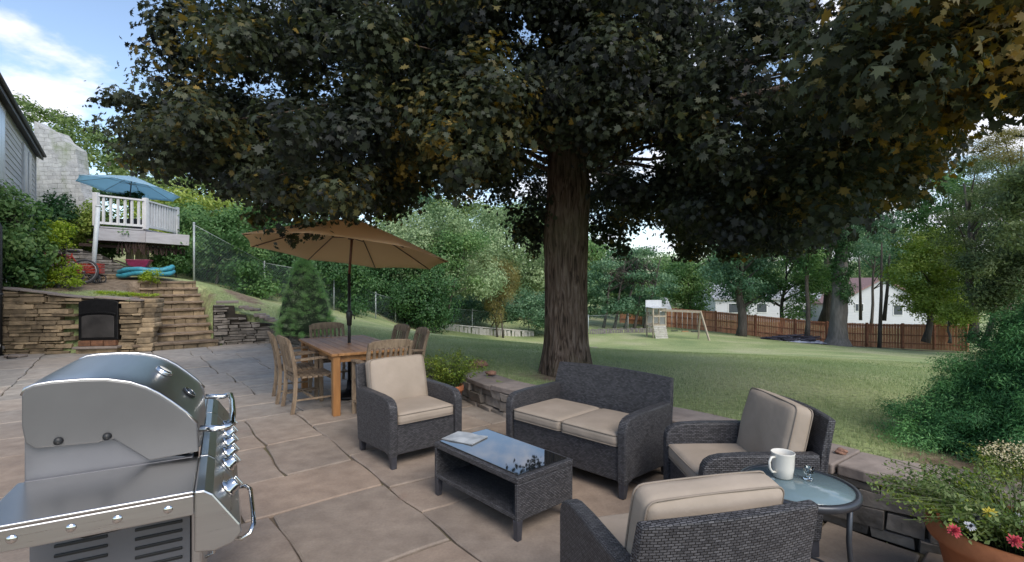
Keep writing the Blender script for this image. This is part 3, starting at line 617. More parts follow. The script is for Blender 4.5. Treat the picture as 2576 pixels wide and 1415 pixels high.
# ---------------------------------------------------------------- dining set
teak = mat('oiled_teak', (.40,.20,.075), .5, col2=(.26,.12,.042), nscale=2.2, stretch=(1, 9, 9), bump=.15, bscale=14, tintamt=.15)
teak_leg = mat('oiled_teak_leg', (.42,.20,.065), .5, col2=(.27,.12,.04), nscale=2.2, stretch=(9, 9, 1), bump=.15, bscale=14)
grey_teak = mat('weathered_teak', (.32,.235,.155), .85, col2=(.16,.11,.07), nscale=4, stretch=(5, 5, 1.2), bump=.35, bscale=18, tintamt=.22)
TA = atan2(.83, -.56)
tb = thing('dining_table', 'rectangular oiled teak dining table under the tan patio umbrella', 'dining table', (-2.24, 6.86, 0), TA)
hx, hy = .95, .48
mb = MB()
for i in range(7):
    mb.ct = random.random(); y0 = -hy+.08+i*(2*hy-.16)/7; mb.box(-hx+.08, hx-.08, y0+.002, y0+(2*hy-.16)/7-.002, .715, .742)
for y0, y1 in ((-hy, -hy+.077), (hy-.077, hy)): mb.box(-hx, hx, y0, y1, .713, .744)
for x0, x1 in ((-hx, -hx+.077), (hx-.077, hx)): mb.box(x0, x1, -hy+.079, hy-.079, .713, .744)
mb.build('tabletop', teak, tb, bevel=.004)
mb = MB(); 
for s_ in (-1, 1): mb.box(-hx+.13, hx-.13, s_*(hy-.075)-.012, s_*(hy-.075)+.012, .63, .711); mb.box(s_*(hx-.075)-.012, s_*(hx-.075)+.012, -hy+.12, hy-.12, .63, .711)
mb.build('apron', teak, tb, bevel=.003)
for sx in (-1, 1):
    for sy in (-1, 1): mb = MB(); x, y = sx*(hx-.07), sy*(hy-.07); mb.box(x-.042, x+.042, y-.042, y+.042, 0, .712); mb.build('leg', teak_leg, tb, bevel=.008)
def make_dchair(label, loc, rz, group):
    t = thing('dining_chair', label, 'dining chair', loc, rz, group); w = .27
    for sx in (-1, 1):
        mb = MB(); mb.beam((sx*(w-.02), -.235, 0), (sx*(w-.02), -.235, .63), .045, .045); mb.build('leg', grey_teak, t, bevel=.006)
        pts = [(.245, 0), (.215, .2), (.205, .42), (.225, .62), (.265, .80), (.30, .90)]; mb = MB()
        mb.prism([(y-.023, z) for y, z in pts]+[(y+.023, z) for y, z in pts[::-1]], sx*(w-.02)-.02, sx*(w-.02)+.02); mb.build('leg', grey_teak, t, bevel=.006)
        mb = MB(); mb.prism([(-.29,.625),(-.28,.655),(-.1,.668),(.1,.662),(.225,.655),(.225,.628),(.1,.632),(-.1,.64)], sx*(w-.02)-.033, sx*(w-.02)+.033); mb.build('armrest', grey_teak, t, bevel=.006)
    mb = MB()
    for i in range(7):
        mb.ct = random.random(); y0 = -.25+i*.066; dz = -.012*sin(pi*(i+.5)/7); mb.box(-w+.045 if i in (0, 6) else -w+.01, w-.045 if i in (0, 6) else w-.01, y0, y0+.056, .425+dz, .447+dz)
    mb.box(-w+.045, w-.045, -.25, -.225, .365, .42); mb.box(-w+.045, w-.045, .19, .215, .365, .42)
    mb.build('seat', grey_teak, t, bevel=.004)
    mb = MB()   # backrest: curved rails and seven slats
    def rail(z0, z1, y, th):
        n = 8; vs = []
        for i in range(n+1):
            x = -w+.035+(2*w-.07)*i/n; b_ = .022*(1-(2*i/n-1)**2); cr = .018*(1-(2*i/n-1)**2) if z1 > .85 else 0
            vs += [(x, y+b_, z0), (x, y+b_+.03*(z1 > .85), z1+cr), (x, y+b_+th+.03*(z1 > .85), z1+cr), (x, y+b_+th, z0)]
        mb.add(vs, [[i*4+q, i*4+(q+1) % 4, (i+1)*4+(q+1) % 4, (i+1)*4+q] for i in range(n) for q in range(4)]+[[3,2,1,0], [n*4+q for q in range(4)]])
    rail(.83, .915, .262, .026); rail(.49, .54, .195, .024)
    for i in range(7):
        mb.ct = random.random(); f = (i+.5)/7; x = (-w+.05)+(2*w-.1)*f; b_ = .022*(1-(2*f-1)**2); mb.beam((x, .208+b_, .535), (x, .285+b_, .835), .036, .014, up=(0,1,0))
    mb.build('backrest', grey_teak, t, bevel=.004)
    mb = MB(); 
    for sx in (-1, 1): mb.beam((sx*(w-.02), -.23, .16), (sx*(w-.02), .215, .16), .03, .02)
    mb.beam((-w+.03, 0, .16), (w-.03, 0, .16), .02, .03); mb.build('stretcher', grey_teak, t, bevel=.003)
    return t
LD = Vector((-.56,.83)).normalized(); SD_ = Vector((.83,.56)).normalized(); TC = Vector((-2.24, 6.86)); G_ = 'weathered slatted chairs round the teak table'
def near(x, y): p = TC+LD*x+SD_*y; return (p.x, p.y, 0)
def rzf(v): return face_rz(v.x, v.y)
ch = make_dchair('grey slatted chair on the left long side of the teak table, nearer the camera', near(-.27, -.60), rzf(SD_)+.05, G_)
dup(ch, near(.36, -.64), rzf(SD_)-.06, 'grey slatted chair furthest left, on the left long side of the teak table', G_)
dup(ch, near(1.10, .03), rzf(-LD), 'grey slatted chair at the far end of the teak table, before the spruce', G_)
dup(ch, near(.38, .62), rzf(-SD_)+.03, 'farther of the two grey slatted chairs along the right side of the teak table', G_)
dup(ch, near(-.27, .66), rzf(-SD_)-.12, 'nearer of the two grey slatted chairs along the right side of the teak table', G_)
dup(ch, near(-1.13, .05), rzf(LD)+.04, 'grey slatted chair at the near end of the teak table, behind the armchair', G_)
# ---------------------------------------------------------------- umbrellas
def umbrella(name, label, loc, rz, radius, rimz, rise, tilt, az, base_z, cm, pm, pm2, top_pole, vent=True, sides=8, phase=0, crank=None):
    t = thing(name, label, 'umbrella', loc, rz)
    M = Matrix.Translation((0, 0, rimz))@Matrix.Rotation(az, 4, 'Z')@Matrix.Rotation(tilt, 4, 'X')@Matrix.Rotation(-az, 4, 'Z')
    mb = MB(); nr_, na = 9, 6; tot = sides*na; rows = []
    def cz(f): return rise*(1-f**1.12)
    for k in range(2):       # top and under skins
        off = -.006*k; base = len(mb.v); vs = [(0, 0, rise+off)]
        for i in range(1, nr_+1):
            f = i/nr_
            for j in range(tot):
                a_ = 2*pi*j/tot+phase; m_ = (j % na)/na; edge = cos(pi/sides)/cos((m_-.5)*2*pi/sides); sag = 1-4*(m_-.5)**2
                r = radius*f*edge*(1-.02*sag*f); vs.append((r*cos(a_), r*sin(a_), cz(f)+off-.035*sag*f*(1-f*.5)+.03*sag*f**3))
        fs = []
        for j in range(tot):
            j2 = (j+1) % tot; q = [0, 1+j, 1+j2]; fs.append(q[::-1] if k else q)
            for i in range(nr_-1):
                q = [1+i*tot+j, 1+(i+1)*tot+j, 1+(i+1)*tot+j2, 1+i*tot+j2]; fs.append(q[::-1] if k else q)
        mb.add(vs, fs, M, True)
        rows.append(base+1+(nr_-1)*tot)
    for j in range(tot): j2 = (j+1) % tot; mb.f.append([rows[0]+j2, rows[0]+j, rows[1]+j, rows[1]+j2]); mb.sm.append(False)
    mb.build('canopy', cm, t)
    for j in range(sides):
        a_ = 2*pi*j/sides+phase; mb = MB(); pts = [M@Vector((radius*f*cos(a_), radius*f*sin(a_), cz(f)-.022)) for f in (.02,.25,.5,.75,.985)]
        mb.tube(pts, .008, 6); rb = mb.build('rib', pm, t)
        mb = MB(); mb.tube([M@Vector((.03*cos(a_), .03*sin(a_), rise-.27)), M@Vector((radius*.42*cos(a_), radius*.42*sin(a_), cz(.42)-.03))], .007, 6); mb.build('strut', pm, t)
    mb = MB(); mb.lathe([(0,-.03),(.04,-.03),(.045,0),(.04,.03),(0,.03)], (0,0,rise-.27), 16, M); mb.build('hub', pm, t)
    if vent: mb = MB(); mb.lathe([(0,.10),(.012,.095),(.02,.07),(.03,.03),(.04,0),(0,-.01)], (0,0,rise), 16, M); mb.build('finial', pm2, t)
    j0 = M@Vector((0, 0, -.28)); jt = M@Vector((0, 0, rise))
    mb = MB(); mb.tube([(0,0,base_z), (j0.x*.4, j0.y*.4, j0.z*.9)] if tilt == 0 else [(0,0,base_z), (0,0,j0.z)], .021, 14); mb.build('lower_pole', pm2, t)
    mb = MB(); mb.tube([(0,0,j0.z-.02), jt], .018, 14); mb.build('upper_pole', top_pole, t)
    if crank:
        mb = MB(); mb.lathe([(.022,-.12),(.032,-.11),(.036,-.04),(.042,.0),(.042,.07),(.036,.085),(.022,.09)], (0,0,crank), 18); mb.tube([(.03,0,crank+.03),(.07,-.02,crank+.03),(.08,-.02,crank-.03)], .008, 8); mb.build('crank_housing', pm2, t, )
    return t
canv = bpy.data.materials.new('tan_canvas'); canv.use_nodes = True; t_ = canv.node_tree; b = t_.nodes['Principled BSDF']
def canvas(name, c, ctr, tr=.45):
    m = mat(name, c, .85, col2=tuple(x*.92 for x in c), nscale=2, bump=.08, bscale=60, spec=.2); t = m.node_tree; b = t.nodes['Principled BSDF']; o_ = t.nodes['Material Output']
    tl = nd('ShaderNodeBsdfTranslucent', t); tl.inputs[0].default_value = (*ctr, 1); mx = nd('ShaderNodeMixShader', t); mx.inputs[0].default_value = tr
    t.links.new(b.outputs[0], mx.inputs[1]); t.links.new(tl.outputs[0], mx.inputs[2]); t.links.new(mx.outputs[0], o_.inputs[0]); return m
tanc = canvas('tan_canvas', (.68,.53,.39), (1.0,.76,.45), .6); bluec = canvas('blue_canvas', (.42,.58,.68), (.55,.78,.88), .55)
polem = mat('black_pole', (.022,.02,.019), .4, .3, col2=(.016,.015,.014)); woodp = mat('brown_pole', (.12,.04,.02), .4, col2=(.08,.025,.012), nscale=4, stretch=(8,8,1)); ribm = mat('rib_wood', (.10,.045,.02), .5, col2=(.07,.03,.015))
umbrella('patio_umbrella', 'open tan patio umbrella standing through the teak dining table', (-2.26, 6.9, 0), 0, 1.38, 1.98, .50, R(8), R(146), .03, tanc, ribm, polem, woodp, phase=R(-90), crank=1.10)
# heavy base under the table
mb = MB(); mb.lathe([(0,0),(.25,0),(.25,.03),(.22,.05),(.06,.07),(.035,.12),(.03,.22),(0,.22)], n=32)
bs = mb.build('umbrella_base', iron, None); bs.location = (-2.26, 6.9, 0.003); tag(bs, 'round black umbrella base on the stones beneath the teak table', 'umbrella base')
# ---------------------------------------------------------------- grill
steel = bpy.data.materials.new('brushed_steel'); steel.use_nodes = True; t = steel.node_tree; b = t.nodes['Principled BSDF']; b.inputs['Metallic'].default_value = 1; cd = nd('ShaderNodeTexCoord', t); mp = nd('ShaderNodeMapping', t); mp.inputs['Scale'].default_value = (3, 3, 160); t.links.new(cd.outputs['Object'], mp.inputs[0])
f_ = noise(t, 1.2, 6, mp.outputs[0]); t.links.new(ramp(t, f_, [(.3, (.54,.53,.52)), (.7, (.57,.56,.545))]), b.inputs['Base Color']); t.links.new(ramp(t, f_, [(.3, (.27,.27,.27)), (.7, (.33,.33,.33))]), b.inputs['Roughness'])
satin = mat('grey_enamel', (.145,.142,.142), .42, .4, col2=(.12,.117,.117), nscale=2, spec=.5); chrome = mat('polished_steel', (.72,.71,.69), .12, 1, col2=(.66,.65,.63), nscale=6)
cab = mat('cabinet_grey', (.17,.17,.18), .45, .4, col2=(.14,.14,.15), nscale=2); blk = mat('black_plastic', (.012,.012,.012), .5, col2=(.01,.01,.01))
lidm = mat('lid_steel', (.62,.63,.64), .33, 1, col2=(.52,.53,.53), nscale=1.2, stretch=(1,6,6)); 
gr_ = thing('gas_grill', 'large stainless steel gas grill with a rounded lid and side shelf', 'gas grill', (-1.245, 1.977, 0), R(120))
LID = [(.517,1.10),(.517,1.205),(.508,1.228),(.485,1.238),(.44,1.243),(.36,1.243),(.29,1.238),(.22,1.22),(.171,1.196),(.13,1.167),(.09,1.131),(.043,1.084),(.006,1.035),(0,.925),(.161,.918),(.255,1.005),(.267,1.016),(.295,1.016),(.313,1.010),(.485,1.018),(.508,1.04)]
cx_, cz_ = .26, 1.05
mb = MB(); mb.prism(LID, -.012, .012); l_ = mb.build('lid_end', satin, gr_, bevel=.005)
mb = MB(); mb.prism(LID, .738, .762); mb.build('lid_end', satin, gr_, bevel=.005)
# curved skin between the ends, swelling slightly above them
SK = [(.512,1.05)]+LID[:14]; vs = []; n = 12
tot = 0
for i in range(n+1):
    f = i/n; x = .012+.726*f; bul = 1+.02*sin(pi*min(1, f*6, (1-f)*6)/2)
    for y, z in SK: vs.append((x, cx_+(y-cx_)*bul, cz_-.1+(z-cz_+.1)*bul))
k = len(SK); mb = MB(); mb.add(vs, [[i*k+q, i*k+q+1, (i+1)*k+q+1, (i+1)*k+q] for i in range(n) for q in range(k-1)], None, True)
sk_ = mb.build('lid', lidm, gr_); m_ = sk_.modifiers.new('sub', 'SUBSURF'); m_.levels = m_.render_levels = 2; m2 = sk_.modifiers.new('solid', 'SOLIDIFY'); m2.thickness = .006
rimpts = [(-.004, y, z) for y, z in LID[1:13]]; mb = MB(); mb.tube(rimpts, .007, 8); mb.build('lid_trim', steel, gr_); mb = MB(); mb.tube([(p[0]+.758, p[1], p[2]) for p in rimpts], .007, 8); mb.build('lid_trim', steel, gr_)
mb = MB(); mb.lathe([(.0,.012),(.012,.012),(.014,0)], n=16, M=Matrix.Translation((-.013,.42,1.035))@Matrix.Rotation(R(-90), 4, 'Y')); mb.build('bolt', blk, gr_); mb = MB(); mb.lathe([(0,.014),(.012,.012),(.014,0)], n=16, M=Matrix.Translation((-.013,.285,1.03))@Matrix.Rotation(R(-90), 4, 'Y')); mb.build('bolt', blk, gr_)
mb = MB(); mb.box(.0, .75, .02, .515, .80, .905); mb.prism([(.516,.9),(.516,1.075),(.49,1.075),(.30,1.03),(.22,.98),(.12,.925),(.02,.9)], .013, .03); mb.prism([(.516,.9),(.516,1.075),(.49,1.075),(.30,1.03),(.22,.98),(.12,.925),(.02,.9)], .72, .737); mb.box(.031, .719, .50, .515, .906, 1.07); mb.box(.031, .719, .02, .035, .906, .93); mb.build('firebox', cab, gr_, bevel=.004)
# thermometer and badge on the sloping front of the lid
def on_lid(x, y): 
    pts = LID[5:13]
    for (y0, z0), (y1, z1) in zip(pts[:-1], pts[1:]):
        if y1 <= y <= y0: f = (y-y0)/(y1-y0); z = z0+(z1-z0)*f; d = Vector((0, y1-y0, z1-z0)).normalized(); nn = Vector((0, d.z, -d.y)).normalized(); nn = nn if nn.z > 0 else -nn; return Vector((x, y, z))+nn*.009, nn
p_, nn = on_lid(.36, .155); q_ = nn.to_track_quat('Z', 'Y').to_matrix().to_4x4()
mb = MB(); mb.lathe([(0,.018),(.030,.018),(.036,.012),(.038,0),(0,-.01)], n=28, M=Matrix.Translation(p_)@q_); th = mb.build('thermometer', chrome, gr_)
mb = MB(); mb.lathe([(0,.0195),(.026,.0195),(.026,.017)], n=28, M=Matrix.Translation(p_)@q_); mb.build('dial', china, th)
p_, nn = on_lid(.30, .055); q_ = nn.to_track_quat('Z', 'Y').to_matrix().to_4x4()
mb = MB(); MM = Matrix.Translation(p_)@q_; mb.lathe([(0,.006),(.028,.006),(.031,0)], n=24, M=MM@Matrix.Diagonal((1.6,1,1,1))); em = mb.build('emblem', blk, gr_)
mb = MB()
for q in range(24): pass
mb.tube([MM@Vector((.042*cos(2*pi*q/28), .026*sin(2*pi*q/28), .007)) for q in range(28)], .002, 6, closed=True); mb.tube([MM@Vector((x_, y_, .008)) for x_, y_ in ((-.03,.008),(-.015,-.012),(0,.012),(.015,-.012),(.03,.008))], .0022, 6); mb.build('emblem_relief', chrome, em)
# handle
mb = MB(); mb.tube([(.05,.0,1.00),(.05,-.075,.99),(.052,-.10,.995),(.075,-.115,1.0),(.25,-.12,1.0),(.50,-.12,1.0),(.675,-.115,1.0),(.698,-.10,.995),(.70,-.075,.99),(.70,.0,1.0)], .013, 12); mb.build('handle', chrome, gr_)
# side shelf and second shelf
def shelf(x0, x1):
    mb = MB(); mb.box(x0, x1, .0, .53, .893, .905); mb.box(x0 if x0 < 0 else x1-.012, x0+.012 if x0 < 0 else x1, .0, .53, .825, .892); mb.box(x0+.013, x1-.013, .518, .53, .825, .892); return mb.build('side_shelf', steel, gr_, bevel=.004)
sh_ = shelf(-.385, -.003)
for y in (.07, .20, .31, .44): mb = MB(); mb.lathe([(0,.004),(.010,.004),(.013,0)], n=14, M=Matrix.Translation((-.386,y,.86))@Matrix.Rotation(R(-90), 4, 'Y')); mb.build('bolt', chrome, sh_)
shelf(.753, 1.12)
# fascia with knobs
FA = [(-.001,.905),(-.03,.903),(-.055,.885),(-.135,.765),(-.14,.735),(-.115,.705),(-.06,.69),(-.001,.70)]
mb = MB(); mb.prism(FA, -.387, -.002); mb.prism(FA, 0, .75); mb.prism(FA, .752, 1.12); mb.build('control_panel', steel, gr_, bevel=.006)
for i, x in enumerate((-.2, .08, .24, .40, .56, .72)):
    nn = Vector((0,-.83,.555)).normalized(); pp = Vector((x, -.098, .826)); MM = Matrix.Translation(pp)@nn.to_track_quat('Z','Y').to_matrix().to_4x4()
    mb = MB(); mb.lathe([(.034,0),(.034,.006),(.026,.010),(.023,.034),(.020,.038),(0,.038)], n=24, M=MM); mb.rbox(.010, .044, .012, .004, (0,0,.042), n=2, M=MM); mb.build('knob', chrome, gr_)
mb = MB(); mb.tube([(-.33,-.10,.70),(-.36,-.14,.70),(-.365,-.165,.715),(-.34,-.178,.735),(-.25,-.18,.74),(-.03,-.18,.745),(.0,-.165,.75),(.01,-.14,.75)], .008, 10); mb.build('towel_rail', chrome, gr_)
# cart
mb = MB(); mb.box(.0, .02, .03, .50, .07, .80); side = mb.build('cabinet_side', cab, gr_, bevel=.003)
mb = MB()
for cy in (.13, .36):
    for r0 in range(7):
        z = .66-.035*r0; mb = MB(); mb.box(-.006, .002, cy-.075, cy+.075, z-.006, z+.006); mb.build('vent_slot', blk, side, bevel=.003)
mb = MB(); mb.box(.73, .75, .03, .50, .07, .80); mb.build('cabinet_side', cab, gr_, bevel=.003); mb = MB(); mb.box(.021, .729, .48, .50, .07, .80); mb.build('cabinet_back', cab, gr_)
mb = MB(); mb.box(.004, .374, -.012, .028, .09, .69); mb.build('door', steel, gr_, bevel=.01); mb = MB(); mb.box(.378, .746, -.012, .028, .09, .69); mb.build('door', steel, gr_, bevel=.01)
for x in (.33, .42): mb = MB(); mb.tube([(x,-.012,.62),(x,-.045,.61),(x,-.045,.35),(x,-.012,.34)], .008, 8); mb.build('door_handle', chrome, gr_)
mb = MB(); mb.box(.0, .75, .0, .51, .045, .069); mb.build('base_shelf', cab, gr_, bevel=.003)
mb = MB(); mb.tube([(-.03,.44,.80),(-.05,.42,.74),(-.06,.34,.70),(-.06,.24,.705),(-.04,.17,.76),(-.02,.16,.80)], .009, 10); mb.tube([(-.02,.13,.79),(-.035,.11,.755),(-.035,.04,.75),(-.02,.01,.79)], .009, 10); mb.build('gas_hose', blk, gr_)
for x in (.06, .69):
    for y in (.06, .45):
        mb = MB(); mb.lathe([(.0,-.012),(.022,-.012),(.026,-.006),(.026,.006),(.022,.012),(0,.012)], n=18, M=Matrix.Translation((x,y,.027))@Matrix.Rotation(R(90), 4, 'Y')); mb.build('caster', blk, gr_)
# ---------------------------------------------------------------- potted plants
terra = mat('terracotta', (.42,.15,.06), .8, col2=(.30,.10,.04), nscale=6, bump=.2, bscale=20); soil = mat('soil', (.03,.022,.015), 1, bump=.8, bscale=40)
def pot(t, r, h):
    mb = MB(); mb.lathe([(0,0),(r*.68,0),(r*.70,.01),(r*.9,h*.78),(r*1.0,h*.79),(r*1.03,h*.84),(r*1.02,h*.97),(r*.98,h),(r*.9,h*.985),(r*.86,h*.85),(0,h*.85)], n=48); mb.build('pot', terra, t)
    mb = MB(); mb.lathe([(r*.88,h*.87),(r*.5,h*.89),(0,h*.9)], n=32); mb.build('soil', soil, t)
def sprigs(t, n, r, z0, h, spread, size, m, name='foliage', leafn=26, up=1.2, shape=QUAD):
    mb = MB(); C, Nn, T = [], [], []
    for i in range(n):
        a_ = random.uniform(0, 2*pi); r0 = r*random.random()**.5*.6; hh = h*random.uniform(.55, 1.05); s_ = spread*random.uniform(.3, 1.1); tt = random.gauss(.5, .2)
        p0 = Vector((r0*cos(a_), r0*sin(a_), z0)); p1 = p0+Vector((cos(a_)*s_*.35, sin(a_)*s_*.35, hh*.6)); p2 = p0+Vector((cos(a_)*s_, sin(a_)*s_, hh*(1-.35*s_/spread)))
        mb.tube([p0, p1, p2], [.003, .0022, .001], 4, cap=False)
        for k in range(leafn):
            f = random.uniform(.15, 1); q = p0*(1-f)**2+p1*2*f*(1-f)+p2*f*f; o_ = Vector((random.gauss(0, 1), random.gauss(0, 1), random.gauss(0, .7)))*size*.75
            C.append(tuple(q+o_)); Nn.append((random.gauss(0, .7), random.gauss(0, .7), up*.6)); T.append(tt+random.gauss(0, .12))
    mb.build('stem', stemm, t); leaves(name, np.array(C), np.array(Nn), size*rng.uniform(.7, 1.4, len(C)), np.array(T), m, t, shape)
stemm = mat('green_stem', (.10,.14,.04), .7, col2=(.07,.09,.03))
yg = leafmat('bright_leaf', (.07,.13,.02), (.15,.22,.03), (.30,.34,.06), .35); mg_ = leafmat('mid_leaf', (.05,.10,.025), (.12,.18,.05), (.24,.29,.11), .35)
q = P(1131, 962, .36); pp_ = thing('potted_plant', 'bushy yellow green plant in a terracotta pot at the end of the low stone wall', 'potted plant', (q[0], q[1], 0))
pot(pp_, .17, .33); sprigs(pp_, 170, .17, .29, .56, .40, .026, yg)
fp_ = thing('flower_pot', 'big terracotta pot of red, yellow and white flowers in the right corner', 'flower pot', (2.40, 2.36, 0)); pot(fp_, .33, .42); sprigs(fp_, 200, .32, .36, .34, .42, .022, mg_, leafn=36)
sprigs(fp_, 90, .24, .36, .30, .44, .02, yg, 'bright_foliage', leafn=44)
red = mat('red_petals', (.45,.03,.05), .7, col2=(.26,.015,.03), nscale=60); yel = mat('yellow_petals', (.66,.55,.07), .7, col2=(.45,.36,.04), nscale=60); wht = mat('white_petals', (.52,.52,.53), .7, col2=(.36,.36,.40), nscale=40); dkc = mat('dark_petals', (.012,.014,.02), .6)
def flower(t, p, r, pm_, layers=3, n=12, centre=dkc, lbl=None):
    mb = MB(); nn = (Vector((-p[0]*.0-.25, -.75, .65))+Vector((random.uniform(-.3,.3), 0, random.uniform(-.2,.2)))).normalized(); MM = Matrix.Translation(p)@nn.to_track_quat('Z','Y').to_matrix().to_4x4()
    for l_ in range(layers):
        rr_ = r*(1-.25*l_)
        for k in range(n):
            a_ = 2*pi*(k+.5*l_)/n+random.uniform(-.12, .12); w_ = pi/n*random.uniform(.6, 1.0); z_ = .004*l_+random.uniform(-.002, .002); rr_ = r*(1-.25*l_)*random.uniform(.8, 1.05)
            mb.add([(.15*r*cos(a_), .15*r*sin(a_), z_), (rr_*.7*cos(a_-w_), rr_*.7*sin(a_-w_), z_+.35*r*.5*(l_+.4)*.6), (rr_*cos(a_), rr_*sin(a_), z_+.35*r*(l_*.5)+.002), (rr_*.7*cos(a_+w_), rr_*.7*sin(a_+w_), z_+.35*r*.5*(l_+.4)*.6)], [[0,1,2,3]], MM)
    fl = mb.build('flower', pm_, t)
    mb = MB(); mb.lathe([(r*.25,0.0),(r*.22,.008+.003*layers),(0,.012+.004*layers)], n=10, M=MM); mb.build('flower_centre', centre, fl)
for (u_, v_, d_, r, m__, ly, ce) in ((2400,1336,2.10,.030,red,4,red),(2553,1362,2.02,.031,red,4,red),(2570,1328,2.2,.026,red,4,red),(2490,1292,2.2,.032,yel,4,yel),(2508,1312,2.22,.026,wht,2,dkc),(2440,1325,2.15,.024,wht,2,dkc),(2560,1305,2.2,.030,wht,2,dkc),(2455,1303,2.2,.022,dkc,3,dkc),(2405,1305,2.3,.018,wht,2,dkc)):
    p = PD(u_, v_, d_); flower(fp_, (p[0]-2.40, p[1]-2.36, p[2]), r, m__, ly, 12, ce)
# trailing rock plant with cream flower heads on the wall cap
sd_ = thing('stonecrop_plant', 'rock plant with cream flower heads spilling over the wall capstone', 'plant', (2.98, 2.92, .38)); sprigs(sd_, 60, .18, 0, .26, .22, .016, yg, leafn=24)
crm = leafmat('cream_flower', (.32,.26,.13), (.50,.44,.26), (.62,.57,.40), .2); C = []; 
for i in range(1100):
    a_ = random.uniform(0, 2*pi); r = .24*random.random()**.5; C.append((r*cos(a_)+.08, r*sin(a_), .235+random.gauss(0, .022)-r*.25))
leaves('flower_heads', np.array(C), rng.normal(size=(len(C), 3))*.5+np.array([0, -.3, .9]), .014, rng.normal(.5, .25, len(C)), crm, sd_)
rock = mat('red_rock', (.28,.15,.10), .9, col2=(.16,.09,.07), nscale=14, bump=.6)
def stone(name, label, p, r, m__, sq=(1, .8, .6), seed=0):
    rr = random.Random(seed); bm = bmesh.new(); bmesh.ops.create_icosphere(bm, subdivisions=3, radius=1)
    ph = [rr.uniform(0, 6) for _ in range(6)]
    for v in bm.verts:
        c = v.co; k = 1+.16*sin(c.x*2.6+ph[0])*sin(c.y*3.1+ph[1])+.10*sin(c.z*5+ph[2]+c.x*3)+.05*sin(c.y*9+ph[3]); v.co = Vector((c.x*r*sq[0], c.y*r*sq[1], c.z*r*sq[2]))*k
    me = bpy.data.meshes.new(name); bm.to_mesh(me); bm.free(); me.materials.append(m__); o_ = bpy.data.objects.new(name, me); COL.objects.link(o_); o_.location = (p[0], p[1], p[2]+r*sq[2]*.85); tag(o_, label, 'rock'); 
    return o_
stone('rock', 'small reddish rock on the capstone right of the side armchair', P(2117, 1143, .40), .038, rock, seed=1)
q = P(1200, 925, .33); stone('rock', 'largest mauve rock where the low wall starts, beside the potted plant', (q[0], q[1]+.1, .30), .12, rock, (1.3, 1, .6), seed=2)
q = P(1235, 945, .33); stone('rock', 'small dark broken rock on the low wall behind the potted plant', (q[0], q[1], .335), .055, rock, (1.4, .9, .6), seed=3)
# ---------------------------------------------------------------- the big maple
bark = bpy.data.materials.new('bark'); bark.use_nodes = True; t = bark.node_tree; b = t.nodes['Principled BSDF']; b.inputs['Roughness'].default_value = .95; b.inputs['Specular IOR Level'].default_value = .1
cd = nd('ShaderNodeTexCoord', t); mp = nd('ShaderNodeMapping', t); mp.inputs['Scale'].default_value = (13, 13, 1.7); t.links.new(cd.outputs['Object'], mp.inputs[0])
f1 = noise(t, 1.7, 12, mp.outputs[0], 1.4); cb_ = ramp(t, f1, [(.34, (.035,.026,.02)), (.5, (.12,.085,.065)), (.68, (.20,.155,.125))])
cb2 = mixc(t, ramp(t, noise(t, 1.1, 5), [(.5, (0,0,0)), (.68, (.5,.5,.5))]), cb_, (.13,.13,.07)); t.links.new(cb2, b.inputs['Base Color'])
bp = nd('ShaderNodeBump', t); bp.inputs['Strength'].default_value = 1; bp.inputs['Distance'].default_value = .05; t.links.new(f1, bp.inputs['Height']); t.links.new(bp.outputs[0], b.inputs['Normal'])
TX, TY = .80, 7.25; TZ = .20
mp_ = thing('maple_tree', 'huge dark leaved maple with a thick furrowed trunk overhanging the patio', 'tree', (TX, TY, TZ))
def trunk_mesh(prof, n=64, ridge=.012, seed=0, flare=None):
    """prof: (x, y, z, r)"""
    rr = random.Random(seed); ph = [rr.uniform(0, 6) for _ in range(8)]; rows = []
    for i in range(len(prof)-1):
        a_, b_ = prof[i], prof[i+1]; k = max(1, int((b_[2]-a_[2])/.12))
        for j in range(k): f = j/k; rows.append([p+(q-p)*f for p, q in zip(a_, b_)])
    rows.append(list(prof[-1])); vs = []
    for x, y, z, r in rows:
        for q in range(n):
            a_ = 2*pi*q/n; fl = 1
            if flare and z < flare: w_ = (1-z/flare)**2; fl = 1+.26*w_*(.5+.5*sin(a_*5+ph[0]))+.10*w_
            rg = ridge*(sin(a_*17+ph[1]+z*1.4+sin(z*3))+.6*sin(a_*29+ph[2]-z*2)+.8*sin(a_*3+z*.8+ph[3])*2)
            rad = r*fl+rg; vs.append((x+rad*cos(a_), y+rad*sin(a_), z))
    fs = [[i*n+q, i*n+(q+1) % n, (i+1)*n+(q+1) % n, (i+1)*n+q] for i in range(len(rows)-1) for q in range(n)]
    return vs, fs
mb = MB(); vs, fs = trunk_mesh([(0,0,-.25,.37),(0,0,.0,.34),(-.02,0,.5,.305),(-.03,0,1.2,.295),(-.02,0,2.0,.305),(.03,0,2.7,.30),(.02,.05,3.6,.25),(0,.1,5,.2),(.1,.1,7,.13),(.2,.1,9,.05)], flare=.8); mb.add(vs, fs, None, True)
mb.build('trunk', bark, mp_)
